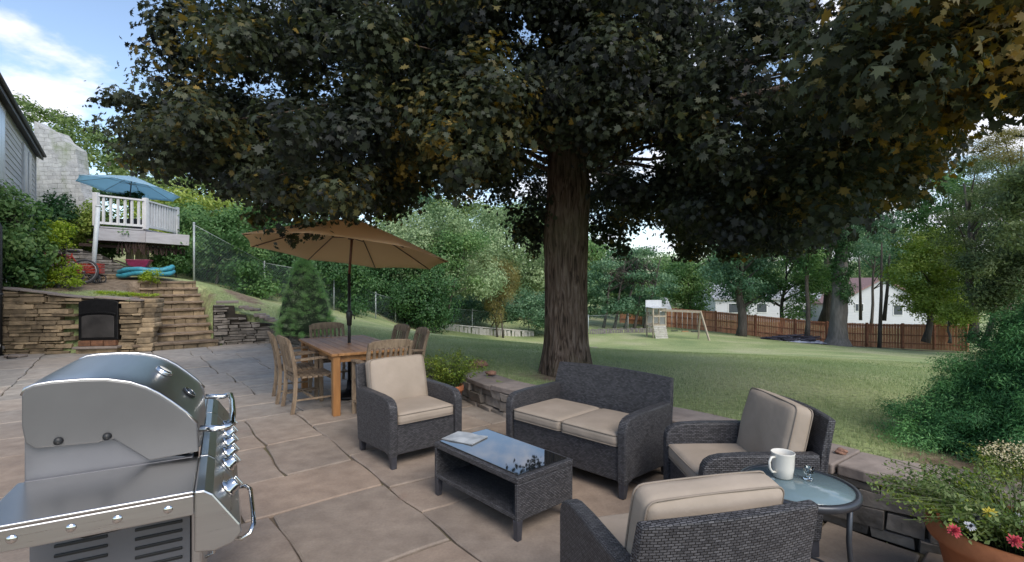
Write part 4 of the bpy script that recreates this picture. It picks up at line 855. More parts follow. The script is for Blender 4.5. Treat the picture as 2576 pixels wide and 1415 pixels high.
# crown silhouette seen from the patio: lower edge of the leaves by u
LE = [(270,300),(300,405),(340,405),(400,432),(500,450),(560,475),(620,500),(650,545),(700,545),(740,590),(790,600),(830,560),(900,550),(1000,540),(1035,520),(1050,440),(1110,440),(1140,500),(1220,520),(1260,560),(1290,650),(1350,650),(1375,600),(1470,560),(1500,580),(1560,640),(1600,600),(1625,480),(1680,470),(1690,640),(1740,660),(1780,560),(1830,640),(1870,660),(1900,600),(1960,650),(2020,640),(2060,560),(2120,520),(2200,535),(2250,520),(2330,440),(2350,380),(2420,330),(2480,300),(2576,270),(2800,250)]
UE = [(270,235),(340,225),(400,200),(430,235),(450,200),(400,100),(385,0)]
def low(u): 
    for (a_, va), (b_, vb) in zip(LE[:-1], LE[1:]):
        if a_ <= u <= b_: return va+(vb-va)*(u-a_)/(b_-a_)
    return 250
def inside(u, v):
    if u < 270 or v > low(u): return False
    if u < 470:
        if v < 232 and u < 440: return u > 385+max(0, (v-100))*.45 and v < 190
        if u < 340: return v > 240
    if 1600 < u < 1690 and 370 < v < 570: return False
    if 2330 < u and v > 310: return random.random() < .12
    return True
clumps = []; tries = 0; rc = random.Random(21)
def depth_range(u):
    k = (u-1288)/1250; a_ = 1+k*k; b_ = -2*(k*TX+TY); c_ = TX**2+TY**2-6.6**2; D = b_*b_-4*a_*c_
    return ((-b_-D**.5)/2/a_, (-b_+D**.5)/2/a_) if D > 0 else None
while len(clumps) < 520 and tries < 40000:
    tries += 1; u = rc.uniform(270, 2760); v = low(u)-abs(rc.gauss(0, 170)) if rc.random() < .62 else rc.uniform(-120, 560)
    dr = depth_range(u)
    if dr is None: dr = (6.0, 7.0) if u < 1288 else (3.6, 4.6)
    d = rc.uniform(max(2.7, dr[0]), min(dr[1], 11.5)); r = rc.uniform(.28, .52); rp = r*1250/d
    # the underside of the crown arches over the patio
    X, Y, Z = PD(u, v, d)
    if not inside(u, v+rp*.62) or (u < 700 and not inside(u-rp*1.15, v)) or (u < 700 and not inside(u, v-rp*.8)): continue
    if Z < 2.1 or Z > 8.6: continue
    if Y < 4.3 and (v > 250 or u < 1950): continue
    if d < TY and abs(u-1428) < 65+rp and v > 330 and rc.random() < .96: continue
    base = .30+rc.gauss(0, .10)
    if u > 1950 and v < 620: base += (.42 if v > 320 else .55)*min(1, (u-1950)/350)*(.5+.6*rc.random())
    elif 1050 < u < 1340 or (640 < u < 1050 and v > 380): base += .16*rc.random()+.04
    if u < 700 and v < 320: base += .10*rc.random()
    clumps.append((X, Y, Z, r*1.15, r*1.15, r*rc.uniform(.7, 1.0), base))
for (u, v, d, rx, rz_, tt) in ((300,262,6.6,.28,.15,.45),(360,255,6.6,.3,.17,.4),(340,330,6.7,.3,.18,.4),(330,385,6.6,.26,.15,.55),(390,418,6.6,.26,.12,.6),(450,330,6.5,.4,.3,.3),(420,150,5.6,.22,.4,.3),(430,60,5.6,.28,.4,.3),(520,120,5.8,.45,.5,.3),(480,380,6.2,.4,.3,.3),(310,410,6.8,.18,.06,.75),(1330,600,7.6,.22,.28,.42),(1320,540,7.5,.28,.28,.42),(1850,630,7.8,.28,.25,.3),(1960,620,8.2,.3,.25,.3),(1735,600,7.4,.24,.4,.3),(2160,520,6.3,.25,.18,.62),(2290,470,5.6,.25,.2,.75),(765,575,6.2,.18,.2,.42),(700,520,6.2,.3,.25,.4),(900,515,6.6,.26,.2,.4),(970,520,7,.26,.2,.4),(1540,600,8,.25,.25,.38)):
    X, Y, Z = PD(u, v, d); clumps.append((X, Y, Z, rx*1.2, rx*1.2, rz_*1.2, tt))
for _ in range(70):
    u, v = rc.uniform(1100, 1800), rc.uniform(-60, 330); d = rc.uniform(5.0, 6.6); X, Y, Z = PD(u, v, d); clumps.append((X, Y, Z, .42, .42, .34, .3+rc.gauss(0, .1)))
for _ in range(26):
    u, v = rc.uniform(700, 1150), rc.uniform(-60, 260); d = rc.uniform(5.2, 8); X, Y, Z = PD(u, v, d); clumps.append((X, Y, Z, .42, .42, .34, .32+rc.gauss(0, .1)))
for _ in range(46):
    u, v = rc.uniform(1660, 2250), rc.uniform(230, 590); d = rc.uniform(5.4, 8.2)
    if inside(u, v+30): X, Y, Z = PD(u, v, d); clumps.append((X, Y, Z, .40, .40, .32, .28+rc.gauss(0, .1)))
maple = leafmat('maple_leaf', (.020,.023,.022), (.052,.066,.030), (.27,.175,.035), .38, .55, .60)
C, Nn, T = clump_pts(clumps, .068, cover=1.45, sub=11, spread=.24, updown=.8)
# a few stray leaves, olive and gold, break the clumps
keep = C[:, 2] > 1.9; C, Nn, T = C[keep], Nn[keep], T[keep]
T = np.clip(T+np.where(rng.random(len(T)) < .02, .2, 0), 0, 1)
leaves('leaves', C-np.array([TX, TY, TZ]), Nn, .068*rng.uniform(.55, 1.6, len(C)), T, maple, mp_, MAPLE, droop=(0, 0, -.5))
# high crown above the frame: real shade and reflections
hc = []
for i in range(70):
    a_ = rc.uniform(0, 2*pi); r = 4.6*rc.random()**.5; zz_ = rc.uniform(4.6, 11.5*(1-(r/7.6)**2)**.5); X, Y = TX+r*cos(a_), TY+r*sin(a_)
    if Y < 4.2 or X < -3.4: continue
    v_ = 707-(zz_-1.6)*1250/max(Y, .1); u_ = 1288+X*1250/max(Y, .1)
    if v_ > -60 and u_ < 480: continue
    if v_ > -60 and not (200 < v_ < 420 and 900 < u_ < 2100) and v_ > 0: continue
    rr_ = rc.uniform(.6, 1.0); hc.append((X, Y, zz_, rr_, rr_, rr_*.7, .3+rc.gauss(0, .1)))
C, Nn, T = clump_pts(hc, .24, cover=1.3, sub=10, spread=.26, updown=.6)
leaves('upper_leaves', C-np.array([TX, TY, TZ]), Nn, .24*rng.uniform(.7, 1.2, len(C)), T, maple, mp_, MAPLE)
# limbs reach from the trunk toward clumps
allc = clumps; order = list(range(len(allc))); rc.shuffle(order); n_l = 0
for i in order[:60]:
    c_ = allc[i]; e = Vector((c_[0]-TX, c_[1]-TY, c_[2]-TZ)); dh = hypot(e.x, e.y)
    if dh < 1.2: continue
    z0 = min(max(e.z+.2-dh*.18, 2.6), 6.5)
    if z0 < 2.9: z0 = 2.9+rc.random()*.6
    s0 = Vector((.0, .05, z0)); mid = s0.lerp(e, .5)+Vector((0, 0, .35+.08*dh)); pts = []
    for q in range(9): f = q/8; pts.append(s0*(1-f)**2+mid*2*f*(1-f)+e*f*f+Vector((rc.gauss(0, .03), rc.gauss(0, .03), rc.gauss(0, .03)))*(f > 0))
    big_ = n_l < 9; r0 = rc.uniform(.06, .10) if big_ else rc.uniform(.02, .04)
    mb = MB(); mb.tube(pts, [r0*(1-.88*q/8) for q in range(9)], 9); mb.build('limb', bark, mp_); n_l += 1

# ---------------------------------------------------------------- vegetation helpers
def ck(u, v, d, ru, rv, t=.5, rd=None):
    X, Y, Z = PD(u, v, d); s_ = d/1250; return (X, Y, Z, ru*s_, rd if rd else min(ru, rv*1.6)*s_, rv*s_, t)
bark2 = mat('grey_bark', (.10,.085,.075), .95, col2=(.05,.042,.036), nscale=3, stretch=(4,4,.6), bump=.6)
bark3 = mat('pale_bark', (.19,.175,.16), .95, col2=(.12,.11,.10), nscale=3, stretch=(4,4,.6), bump=.6)
def tree(name, label, cat, u, vb, d, cls, m, size, tr=.2, top=None, group=None, trunks=None, bm_=None, cover=2.2, sub=16, spread=.26, shape=QUAD, crown='crown', base=None, **kw):
    X, Y, Z = base if base else PD(u, vb, d); t_ = thing(name, label, cat, (X, Y, Z), 0, group)
    if tr:
        cs = [Vector(c[:3])-Vector((X, Y, Z)) for c in cls]; hi = max(cs, key=lambda c: c.z)
        for tx in (trunks or [0]):
            mb = MB(); k = 8; e = Vector((hi.x*.6+tx*1.2, 0, hi.z*.92)); pts = [Vector((tx, 0, -.3)).lerp(e, q/k)+Vector((sin(q*1.3+tx)*tr*.35, cos(q*1.7)*tr*.3, 0)) for q in range(k+1)]
            mb.tube(pts, [tr*(1.25 if q == 0 else 1)*(1-.8*q/k) for q in range(k+1)], 12); tk = mb.build('trunk', bm_ or bark2, t_)
            mb = MB()
            for c_ in cs[:14]:
                f = min(.8, max(.25, (c_.z-.3)/max(.1, e.z)*.75)); s0 = Vector((tx, 0, 0)).lerp(e, f); mb.tube([s0, s0.lerp(c_, .5)+Vector((0,0,.1)), c_], [tr*.35, tr*.2, tr*.06], 6)
            if cs: mb.build('branches', bm_ or bark2, t_)
    foliage(crown, cls, size, m, t_, cover=cover, sub=sub, spread=spread, shape=shape, **kw); return t_
def fill(poly_fn, n, d0, d1, ru, rv, t0=.5, tv=.12, seed=0, box=None):
    """random clumps whose centres satisfy poly_fn(u, v)"""
    rr = random.Random(seed); o_ = []; u0, u1, v0, v1 = box; k = 0
    while len(o_) < n and k < 20000:
        k += 1; u = rr.uniform(u0, u1); v = rr.uniform(v0, v1)
        if poly_fn(u, v): o_.append(ck(u, v, rr.uniform(d0, d1), ru*rr.uniform(.75, 1.25), rv*rr.uniform(.75, 1.25), t0+rr.gauss(0, tv)))
    return o_
lf_deep = leafmat('deep_green', (0.022,0.068,0.022), (0.053,0.128,0.042), (0.128,0.240,0.075), .3)
lf_mid = leafmat('mid_green', (0.045,0.112,0.033), (0.105,0.210,0.068), (0.225,0.345,0.120), .35)
lf_lite = leafmat('light_green', (0.105,0.180,0.075), (0.225,0.315,0.150), (0.420,0.510,0.285), .35)
lf_yel = leafmat('yellow_green', (0.135,0.210,0.038), (0.270,0.345,0.075), (0.450,0.495,0.135), .4)
lf_blue = leafmat('blue_green', (.045,.115,.06), (.10,.195,.105), (.21,.32,.17), .35)
lf_brown = leafmat('brown_green', (0.105,0.098,0.030), (0.210,0.188,0.060), (0.330,0.300,0.120), .35)
lf_hill = leafmat('hill_green', (0.053,0.098,0.030), (0.120,0.180,0.053), (0.240,0.300,0.105), .3)
lf_olive = leafmat('olive_green', (.035,.06,.025), (.08,.115,.04), (.15,.19,.075), .3)
lf_lime = leafmat('lime_leaf', (0.144,0.228,0.018), (0.288,0.396,0.036), (0.504,0.576,0.096), .4)

# wooded hillside far left
hl = lambda u: np.interp(u, [40,70,130,200,260,330,400,480,640,800,1000,1150,1500], [235,255,275,300,330,375,415,445,470,480,480,500,560])
cls = fill(lambda u, v: hl(u)+12 < v < hl(u)+230, 190, 44, 62, 34, 24, .5, .14, 3, (40, 1500, 250, 720))
cls += [ck(u, float(hl(u))+12+random.uniform(-4, 8), 60, 24, 16, .5+random.gauss(0, .1)) for u in range(50, 1500, 24)]
o = foliage('hillside_woods', cls, .42, lf_hill, None, cover=3.2, sub=20, spread=.3, updown=.8); tag(o, 'dense green woods covering the hill behind the left hand house', 'woods', kind='stuff')
# hedge and shrubs beyond the wire fence, left to right
G2 = 'shrubs growing beyond the wire fence'
def shrub(label, cls, m, size, base, name='hedge_shrub', cat='shrub', tr=.06, group=G2, **kw):
    return tree(name, label, cat, 0, 0, 0, cls, m, size, tr=tr, base=base, group=group, trunks=kw.pop('trunks', [-.2, .15]), **kw)
cls = fill(lambda u, v: v > 492+abs(u-480)*.12, 26, 22, 25, 46, 26, .6, .12, 5, (340, 640, 490, 600)); shrub('yellow green shrub bank rising behind the white deck railing', cls, lf_yel, .15, (-15.5, 24, 2.2), cover=2.8)
cls = fill(lambda u, v: v > 535-(u-430)*.03, 46, 17.4, 20.0, 46, 34, .45, .14, 6, (470, 670, 535, 735)); shrub('dense green hedge right of the deck, behind the tallest fence post', cls, lf_mid, .12, (-11.3, 18.6, 1.4), cover=2.8)
cls = fill(lambda u, v: True, 54, 20, 22.6, 50, 40, .42, .12, 7, (640, 890, 585, 785)); shrub('dark green hedge behind the spruce and the tan umbrella', cls, lf_deep, .13, (-8.2, 21.5, .6), cover=3)
cls = fill(lambda u, v: v > 560, 20, 21, 24, 46, 30, .55, .12, 17, (640, 900, 545, 640)); shrub('lighter green tree top showing above the dark hedge left of the umbrella', cls, lf_mid, .14, (-9.2, 23.5, .7), cover=2.6)
cls = fill(lambda u, v: True, 54, 25, 28, 52, 38, .38, .12, 8, (870, 1110, 655, 800)); shrub('nearly black green shrubs right of the umbrella pole', cls, lf_deep, .14, (-5.5, 26.5, -.4), cover=3)
cls = fill(lambda u, v: v > 520+abs(u-1075)*.55, 46, 27, 31, 48, 34, .55, .12, 9, (970, 1230, 525, 710)); shrub('big pale green feathery shrub rising right of the tan umbrella', cls, lf_lite, .15, (-4.8, 29.5, -.9), cover=2.8, name='tall_shrub')
cls = fill(lambda u, v: v > 560, 18, 26.5, 28, 40, 30, .55, .12, 10, (1060, 1200, 600, 720)); shrub('mid green bush under the pale feathery shrub', cls, lf_mid, .14, (-3.9, 27.2, -.7), cover=2.6)
cls = fill(lambda u, v: abs(u-1260) < 52*(1-((v-720)/75)**2)**.5 if abs(v-720) < 75 else False, 18, 30, 31, 22, 30, .5, .12, 11, (1200, 1320, 645, 795)); shrub('drooping yellow brown bush in front of the far hedge', cls, lf_brown, .13, (-.7, 30.5, -1.6), shape=NEEDLE, droop=(0, 0, -2.5), cover=3.4)
cls = fill(lambda u, v: v > 525+abs(u-1290)*.25, 50, 36, 44, 50, 36, .5, .12, 12, (1110, 1400, 520, 740)); tree('leafy_tree', 'soft green tree filling the gap left of the maple trunk', 'tree', 1300, 815, 40, cls, lf_lite, .22, tr=.2, group='trees beyond the lawn', cover=2.6)
cls = fill(lambda u, v: True, 30, 31.5, 34, 40, 26, .45, .12, 13, (1140, 1400, 745, 815)); shrub('low tangled shrubs along the wire fence left of the maple trunk', cls, lf_blue, .15, (-1.5, 33, -1.7), cover=2.4)
cls = [ck(1075+random.gauss(0, 1)*(v-430)*.12, v, 50, 16+(v-430)*.30, 22, .5) for v in range(445, 560, 12)]; tree('blue_spruce', 'blue green spruce on the far slope above the umbrella', 'tree', 1075, 620, 50, cls, lf_blue, .24, tr=.15, shape=NEEDLE, cover=3, group='trees beyond the lawn')
# tree with flat layers right of the trunk
cls = []
for v, w_, n_ in ((640, 60, 5), (668, 85, 7), (698, 105, 9), (728, 115, 9), (756, 110, 9), (780, 90, 7)):
    for i in range(n_): cls.append(ck(1570+random.uniform(-1, 1)*w_, v+random.uniform(-6, 6), random.uniform(37, 41), 36, 15, .5+random.gauss(0, .12)))
tree('spreading_tree', 'wide tree with flat layered boughs and several stems right of the maple trunk', 'tree', 1570, 826, 38.5, cls, lf_blue, .2, tr=.13, trunks=[-1.6, -.8, 0, .7, 1.5], group='trees beyond the lawn', cover=3.2)
cls = fill(lambda u, v: v > 600+abs(u-1420)*.3, 34, 46, 52, 46, 32, .55, .12, 40, (1380, 1620, 590, 740)); tree('leafy_tree', 'pale tree far behind the maple trunk', 'tree', 1450, 800, 50, cls, lf_mid, .26, tr=.2, group='trees beyond the lawn', cover=3.5)
GT = 'trees beyond the lawn'
def bt(label, u, vb, d, box, n, m, t0, size, ru, rv, tr, seed, fn=None, name='leafy_tree', **kw):
    cls = fill(fn or (lambda a_, b_: ((a_-(box[0]+box[1])/2)/((box[1]-box[0])/2))**2+((b_-(box[2]+box[3])/2)/((box[3]-box[2])/2))**2 < 1.15), n, d-2.2, d+2.2, ru, rv, t0, .13, seed, box)
    return tree(name, label, 'tree', u, vb, d, cls, m, size, tr=tr, group=kw.pop('group', GT), **kw)
bt('rounded green tree behind the swing set', 1745, 815, 46, (1680,1830,630,785), 26, lf_mid, .55, .24, 36, 28, .22, 14)
bt('dark trunked tree standing at the brown fence, right of the swing set', 1864, 850, 36.5, (1790,1945,540,770), 30, lf_blue, .45, .19, 36, 28, .36, 15, bm_=bark2, cover=2.8)
bt('bright leaved low tree whose boughs hang over the brown fence', 1960, 840, 40, (1880,2085,640,800), 28, lf_mid, .6, .2, 32, 24, .2, 16, cover=2.9)
bt('slim tree left of the ivy covered trunk', 2030, 852, 34.5, (1970,2080,480,690), 22, lf_mid, .5, .18, 34, 28, .17, 18, cover=2.6)
bt('thick dark trunk just behind the brown fence, beside the ivy covered one', 2074, 812, 41, (2010,2150,440,600), 16, lf_blue, .45, .2, 36, 28, .42, 19, cover=2.6)
# ivy covered trunk
cls = [ck(2118+random.gauss(0, 9), v, 33.5+random.uniform(-.4, .4), 19+random.uniform(-4, 5), 18, .3+random.gauss(0, .08)) for v in range(520, 760, 9)]
iv = tree('ivy_covered_tree', 'old grey trunk wrapped in dark ivy in front of the brown fence', 'tree', 2108, 866, 33.5, cls, lf_deep, .15, tr=0, cover=3.2, crown='ivy', group=GT)
mb = MB(); vs, fs = trunk_mesh([(0,0,-.4,.95),(0,0,.0,.80),(0,0,.4,.62),(0,0,1.2,.52),(.1,0,4,.42),(.4,0,8,.3),(.8,0,11,.12)], n=24, ridge=.02, seed=4); mb.add(vs, fs, None, True); mb.build('trunk', bark3, iv)
cls = fill(lambda u, v: True, 30, 31, 36, 34, 26, .5, .12, 20, (2060, 2230, 440, 620)); C_ = foliage('crown', cls, .18, lf_blue, iv, cover=2.3)
bt('open crowned tree right of the ivy covered trunk', 2190, 830, 44, (2120,2330,520,700), 26, lf_blue, .6, .22, 34, 24, .14, 22, cover=2.2)
# thin bare stems in front of the fence
for i, (u, vb, d, ut, vt, lab) in enumerate(((2165, 800, 40, 2160, 640, 'thin dark sapling stem before the white house, nearest the ivy covered tree'), (2212, 872, 32.5, 2218, 610, 'straight dark pole like stem rising in front of the brown fence'), (2224, 800, 33, 2238, 640, 'slanting thin stem branching off beside the straight one'))):
    X, Y, Z = PD(u, vb, d); t_ = thing('thin_tree', lab, 'tree', (X, Y, Z)); e = Vector(PD(ut, vt, d))-Vector((X, Y, Z)); mb = MB(); mb.tube([Vector((0,0,-.2)), e*.5+Vector((.05,0,0)), e], [.13, .09, .05], 10); mb.build('trunk', bark2, t_)
    cls = [ck(ut+random.gauss(0, 22), vt+random.gauss(0, 22)-10, d+random.gauss(0, 1), 24, 18, .5) for _ in range(6)]; foliage('crown', cls, .16, lf_blue, t_, cover=1.4)
# right hand trees
bt('tall dark pine behind the big cedar, its trunk showing', 2450, 850, 27, (2390,2540,400,740), 44, lf_olive, .45, .15, 52, 18, .22, 23, name='pine_tree', shape=NEEDLE, cover=2.9)
bt('olive green tree left of the tall pine', 2330, 850, 31, (2250,2440,580,800), 44, lf_yel, .25, .17, 38, 26, .2, 24, cover=3.0)
bt('loose green tree standing against the sky left of the tall pine', 2370, 850, 34, (2290,2470,440,620), 30, lf_mid, .45, .18, 36, 24, .18, 25, cover=2.3)
bt('bright green tree at the right edge behind the cedar', 2560, 850, 22, (2535,2700,430,640), 24, lf_olive, .6, .14, 50, 34, .2, 26, cover=3.2)
bt('dark tree behind the cedar at the end of the brown fence', 2470, 860, 25, (2440,2640,600,770), 34, lf_olive, .5, .15, 44, 30, .15, 27, cover=3.2)
bt('dark olive pine behind the right edge trees', 2520, 860, 30, (2440,2640,330,660), 40, lf_brown, .3, .17, 50, 22, .25, 28, name='pine_tree', shape=NEEDLE, cover=2.8)
bt('green shrub growing over the end of the brown fence', 2390, 850, 27, (2370,2450,775,815), 6, lf_yel, .3, .14, 34, 24, .08, 29, name='leafy_shrub', cover=3.2)
for lab, u, d, box, seed in (('distant pale tree low on the skyline left of the swing set', 1700, 75, (1650,1760,650,740), 31), ('distant tree on the skyline above the white house', 2230, 80, (2150,2330,570,690), 32), ('distant tree on the skyline right of the ivy covered tree', 2010, 80, (1900,2140,600,720), 33)):
    bt(lab, u, 780, d, box, 20, lf_lite, .4, .4, 34, 24, .2, seed, cover=2.9)
cls = fill(lambda u, v: v > 672+18*sin(u*.013), 130, 84, 98, 40, 26, .5, .16, 71, (1380, 2700, 655, 800)); o = foliage('distant_woods', cls, .5, lf_lite, None, cover=3.8); tag(o, 'distant light green woods along the horizon beyond the white houses', 'woods', kind='stuff')
# big cedar at the right edge
cd_l = leafmat('cedar_green', (0.029,0.101,0.036), (0.074,0.213,0.074), (0.200,0.428,0.143), .25)
rr = random.Random(50); cls = []; cc_ = Vector((4.6, 3.68, .3))
for i in range(780):
    h_ = rr.random()**1.2; z = .30+h_*1.46; R_ = 1.34*(1-h_)**.80+.03; a_ = rr.uniform(0, 2*pi); r = R_*rr.uniform(.72, 1.03)*(1+.12*sin(a_*5+h_*7)+.08*sin(a_*11+h_*3)); x = cc_.x+r*cos(a_)*1.0; y = cc_.y+r*sin(a_)*.9
    if float(sdist(np.array([x]), np.array([y]))[0]) < .30: continue
    s_ = rr.uniform(.09, .19); cls.append((x, y, z, s_*1.2, s_*1.2, s_*.75, .5+rr.gauss(0, .16)))
ced = thing('cedar_shrub', 'massive dark green spreading evergreen behind the wall at the right edge', 'evergreen shrub', (cc_.x, cc_.y, .1))
foliage('foliage', cls, .028, cd_l, ced, cover=4.2, sub=7, spread=.30, shape=NEEDLE, updown=.5)
corem = mat('opaque_core', (.03,.05,.02), 1, col2=(.02,.03,.015), nscale=12)  # added dark under-surface inside the foliage to block see-through
mb = MB(); mb.lathe([(0,-.1),(.95,.15),(.92,.4),(.74,.65),(.5,.95),(.2,1.25),(.05,1.35),(0,1.35)], n=28, M=Matrix.Diagonal((1,.86,1,1))); mb.build('opaque_core', corem, ced)
# cone shaped spruce
sp_ = thing('dwarf_spruce', 'neat cone shaped green spruce standing on the lawn behind the teak table', 'evergreen', (-5.02, 12.05, .30)); cls = []
for i in range(520):
    h_ = rr.random()**1.15; z = .32+h_*1.83; R_ = .70*(1-h_)**.62*(1 if h_ > .08 else .9); a_ = rr.uniform(0, 2*pi); r = R_*rr.uniform(.82, 1.0); s_ = rr.uniform(.055, .10); cls.append((-5.02+r*cos(a_), 12.05+r*sin(a_), z, s_*1.2, s_*1.2, s_*.8, .5+rr.gauss(0, .12)))
foliage('foliage', cls, .026, leafmat('spruce_green', (0.143,0.332,0.095), (0.351,0.600,0.189), (0.600,0.600,0.424), .25), sp_, cover=3.4, sub=8, spread=.34, shape=NEEDLE, updown=.6)
mb = MB(); mb.lathe([(0,0),(.56,.05),(.60,.3),(.50,.8),(.34,1.3),(.14,1.7),(0,1.75)], n=20); mb.build('opaque_core', corem, sp_)
mb = MB(); mb.tube([(0,0,-.1),(0,0,.4)], .05, 8); mb.build('trunk', bark2, sp_)

# ---------------------------------------------------------------- wire fence
galv = mat('galvanised', (.36,.40,.40), .5, .4, col2=(.28,.31,.31), nscale=20)
FP = [(488,712,16,1.85),(665,765,18.5,1.4),(840,786,20.5,1.5),(945,812,23,1.2),(995,817,25,1.2),(1090,832,28,1.3),(1188,834,30.5,1.4),(1262,834,32,1.35),(1330,838,33,1.3),(1480,832,35.5,1.2),(1580,826,38,1.2)]
wf = thing('wire_fence', 'galvanised wire mesh fence along the far edge of the lawn', 'fence', (PD(1090, 832, 28)[0], 28, -1.2)); wo = Vector(wf.location)
tops = []
for u, vb, d, hh in FP:
    X, Y, Z = PD(u, vb, d); Z = h1(X, Y); p = Vector((X, Y, Z))-wo; r_ = .032 if d < 17 else .028; mb = MB(); mb.tube([p-Vector((0,0,.3)), p+Vector((0,0,hh))], r_, 10); mb.lathe([(r_*1.3,0),(r_*1.2,.03),(0,.05)], p+Vector((0,0,hh)), 10); mb.build('post', galv, wf); tops.append((p, hh))
mesh_m = bpy.data.materials.new('wire_mesh'); mesh_m.use_nodes = True; t = mesh_m.node_tree; b = t.nodes['Principled BSDF']; b.inputs['Base Color'].default_value = (.16,.22,.21,1); b.inputs['Roughness'].default_value = .5
u_ = nd('ShaderNodeUVMap', t); sx_ = nd('ShaderNodeSeparateXYZ', t); t.links.new(u_.outputs[0], sx_.inputs[0])
def tm(op, a_, b_=None):
    m_ = nd('ShaderNodeMath', t, operation=op)
    for i, v in enumerate((a_, b_)):
        if v is None: continue
        if isinstance(v, (int, float)): m_.inputs[i].default_value = v
        else: t.links.new(v, m_.inputs[i])
    return m_.outputs[0]
al = None
for sg in ('ADD', 'SUBTRACT'):
    q = tm('LESS_THAN', tm('FRACT', tm('MULTIPLY', tm(sg, sx_.outputs[0], sx_.outputs[1]), 12.5)), .05); al = q if al is None else tm('MAXIMUM', al, q)
t.links.new(al, b.inputs['Alpha'])
for (p, hp), (q, hq) in zip(tops[:-1], tops[1:]):
    mb = MB(); mb.tube([p+Vector((0,0,hp-.04)), q+Vector((0,0,hq-.04))], .009, 6); mb.build('top_wire', galv, wf)
    me = bpy.data.meshes.new('mesh_panel'); nseg = 8; vs = []; fs = []; uvs = []; ln = (q-p).length
    for i in range(nseg+1):
        f = i/nseg; c_ = p.lerp(q, f); gz = h1(c_.x+wo.x, c_.y+wo.y)-wo.z; vs += [(c_.x, c_.y, gz), (c_.x, c_.y, p.z+(q.z-p.z)*f+hp+(hq-hp)*f-.05)]
    fs = [[2*i, 2*i+2, 2*i+3, 2*i+1] for i in range(nseg)]; me.from_pydata(vs, [], fs); uv = me.uv_layers.new(name='UVMap')
    for i in range(nseg):
        for k, (a_, b_) in enumerate(((i, 0), (i+1, 0), (i+1, 1), (i, 1))): uv.data[i*4+k].uv = (ln*a_/nseg, 1.3*b_)
    me.materials.append(mesh_m); o = bpy.data.objects.new('mesh_panel', me); COL.objects.link(o); o.parent = wf
# low white timber edging
wd = mat('white_timber', (.50,.48,.44), .85, col2=(.36,.34,.31), nscale=6); wd2 = mat('grey_timber', (.22,.20,.19), .9, col2=(.13,.12,.115), nscale=6)
def edging(name, label, u0, u1, d0, d1, v0, v1, n, h_, m_, w_=.09, loc=None):
    a_ = PD(u0, v0, d0); r = thing(name, label, 'edging', (a_[0], a_[1], a_[2])); o_ = Vector(a_); mb = MB()
    for i in range(n):
        f = i/(n-1); X = a_[0]+(PD(u1, v1, d1)[0]-a_[0])*f; Y = d0+(d1-d0)*f; Z = h1(X, Y); mb.ct = random.random(); l_ = random.uniform(-.05, .05)
        mb.beam(Vector((X, Y, Z-.1))-o_, Vector((X+l_, Y, Z+h_*random.uniform(.85, 1.1)))-o_, w_*random.uniform(.8, 1.3), .06, up=(0, 1, 0))
    mb.build('pickets', m_, r); mb = MB(); X1, Y1 = PD(u1, v1, d1)[:2]; mb.beam(Vector((a_[0], a_[1]+.06, h1(a_[0], a_[1])+h_*.8))-o_, Vector((X1, Y1+.06, h1(X1, Y1)+h_*.8))-o_, .04, .07); mb.build('rail', m_, r); return r
edging('picket_edging', 'short whitish pickets at the far lawn edge left of the maple trunk', 1112, 1340, 29, 32.5, 835, 841, 26, .36, wd, .17)
edging('picket_edging', 'short grey leaning pickets at the far lawn edge right of the maple trunk', 1484, 1650, 34.5, 36, 831, 829, 32, .34, wd2, .10)
# ---------------------------------------------------------------- brown board fence
fen = mat('cedar_boards', (.58,.25,.135), .8, col2=(.44,.18,.09), nscale=3, stretch=(2,2,.5), bump=.3, tintamt=.22); fpost = mat('fence_post', (.36,.155,.09), .85, col2=(.26,.11,.065), nscale=5)
bf = thing('board_fence', 'long reddish brown board fence closing off the far right of the lawn', 'fence', PD(2100, 868, 36)); bo = Vector(bf.location)
FL = [(1560,822,44),(1700,830,42),(1800,834,40),(1900,845,38.6),(2000,854,37.4),(2080,862,36.2),(2180,870,34.6),(2270,876,33),(2350,882,31.4),(2432,887,30)]
pts = [Vector(PD(u, v, d)) for u, v, d in FL]
dense = []
for p, q in zip(pts[:-1], pts[1:]):
    n_ = max(1, round((q-p).length/2.4))
    for i in range(n_): dense.append(p.lerp(q, i/n_))
dense.append(pts[-1]); FH = 1.62
for i, (p, q) in enumerate(zip(dense[:-1], dense[1:])):
    p0, q0 = p-bo, q-bo; p0.z = h1(p.x, p.y)-bo.z; q0.z = h1(q.x, q.y)-bo.z; L_ = (q0-p0).length; nb = int(L_/.145); mb = MB()
    for k in range(nb):
        f0, f1 = (k+.04)/nb, (k+.96)/nb; a_, b_ = p0.lerp(q0, f0), p0.lerp(q0, f1); mb.ct = random.random(); zt = FH*(1+random.uniform(-.008, .004)); nrm = Vector((-(b_-a_).y, (b_-a_).x, 0)).normalized()*.018
        mb.add([a_, b_, b_+nrm, a_+nrm, a_+Vector((0,0,zt)), b_+Vector((0,0,zt)), b_+nrm+Vector((0,0,zt)), a_+nrm+Vector((0,0,zt))], [(3,2,1,0),(4,5,6,7),(0,1,5,4),(1,2,6,5),(2,3,7,6),(3,0,4,7)])
    mb.build('board_panel', fen, bf); mb = MB(); nn = Vector(((q0-p0).y, -(q0-p0).x, 0)).normalized()
    if nn.y > 0: nn = -nn
    for zz_ in (.35, FH*.55, FH-.12): mb.beam(p0+Vector((0,0,zz_))+nn*.03, q0+Vector((0,0,zz_))+nn*.03, .04, .07)
    mb.build('rail', fpost, bf)
for p in dense: p0 = p-bo; p0.z = h1(p.x, p.y)-bo.z; mb = MB(); mb.box(p0.x-.06, p0.x+.06, p0.y-.10, p0.y+.03, p0.z-.2, p0.z+FH+.06); mb.build('post', fpost, bf)
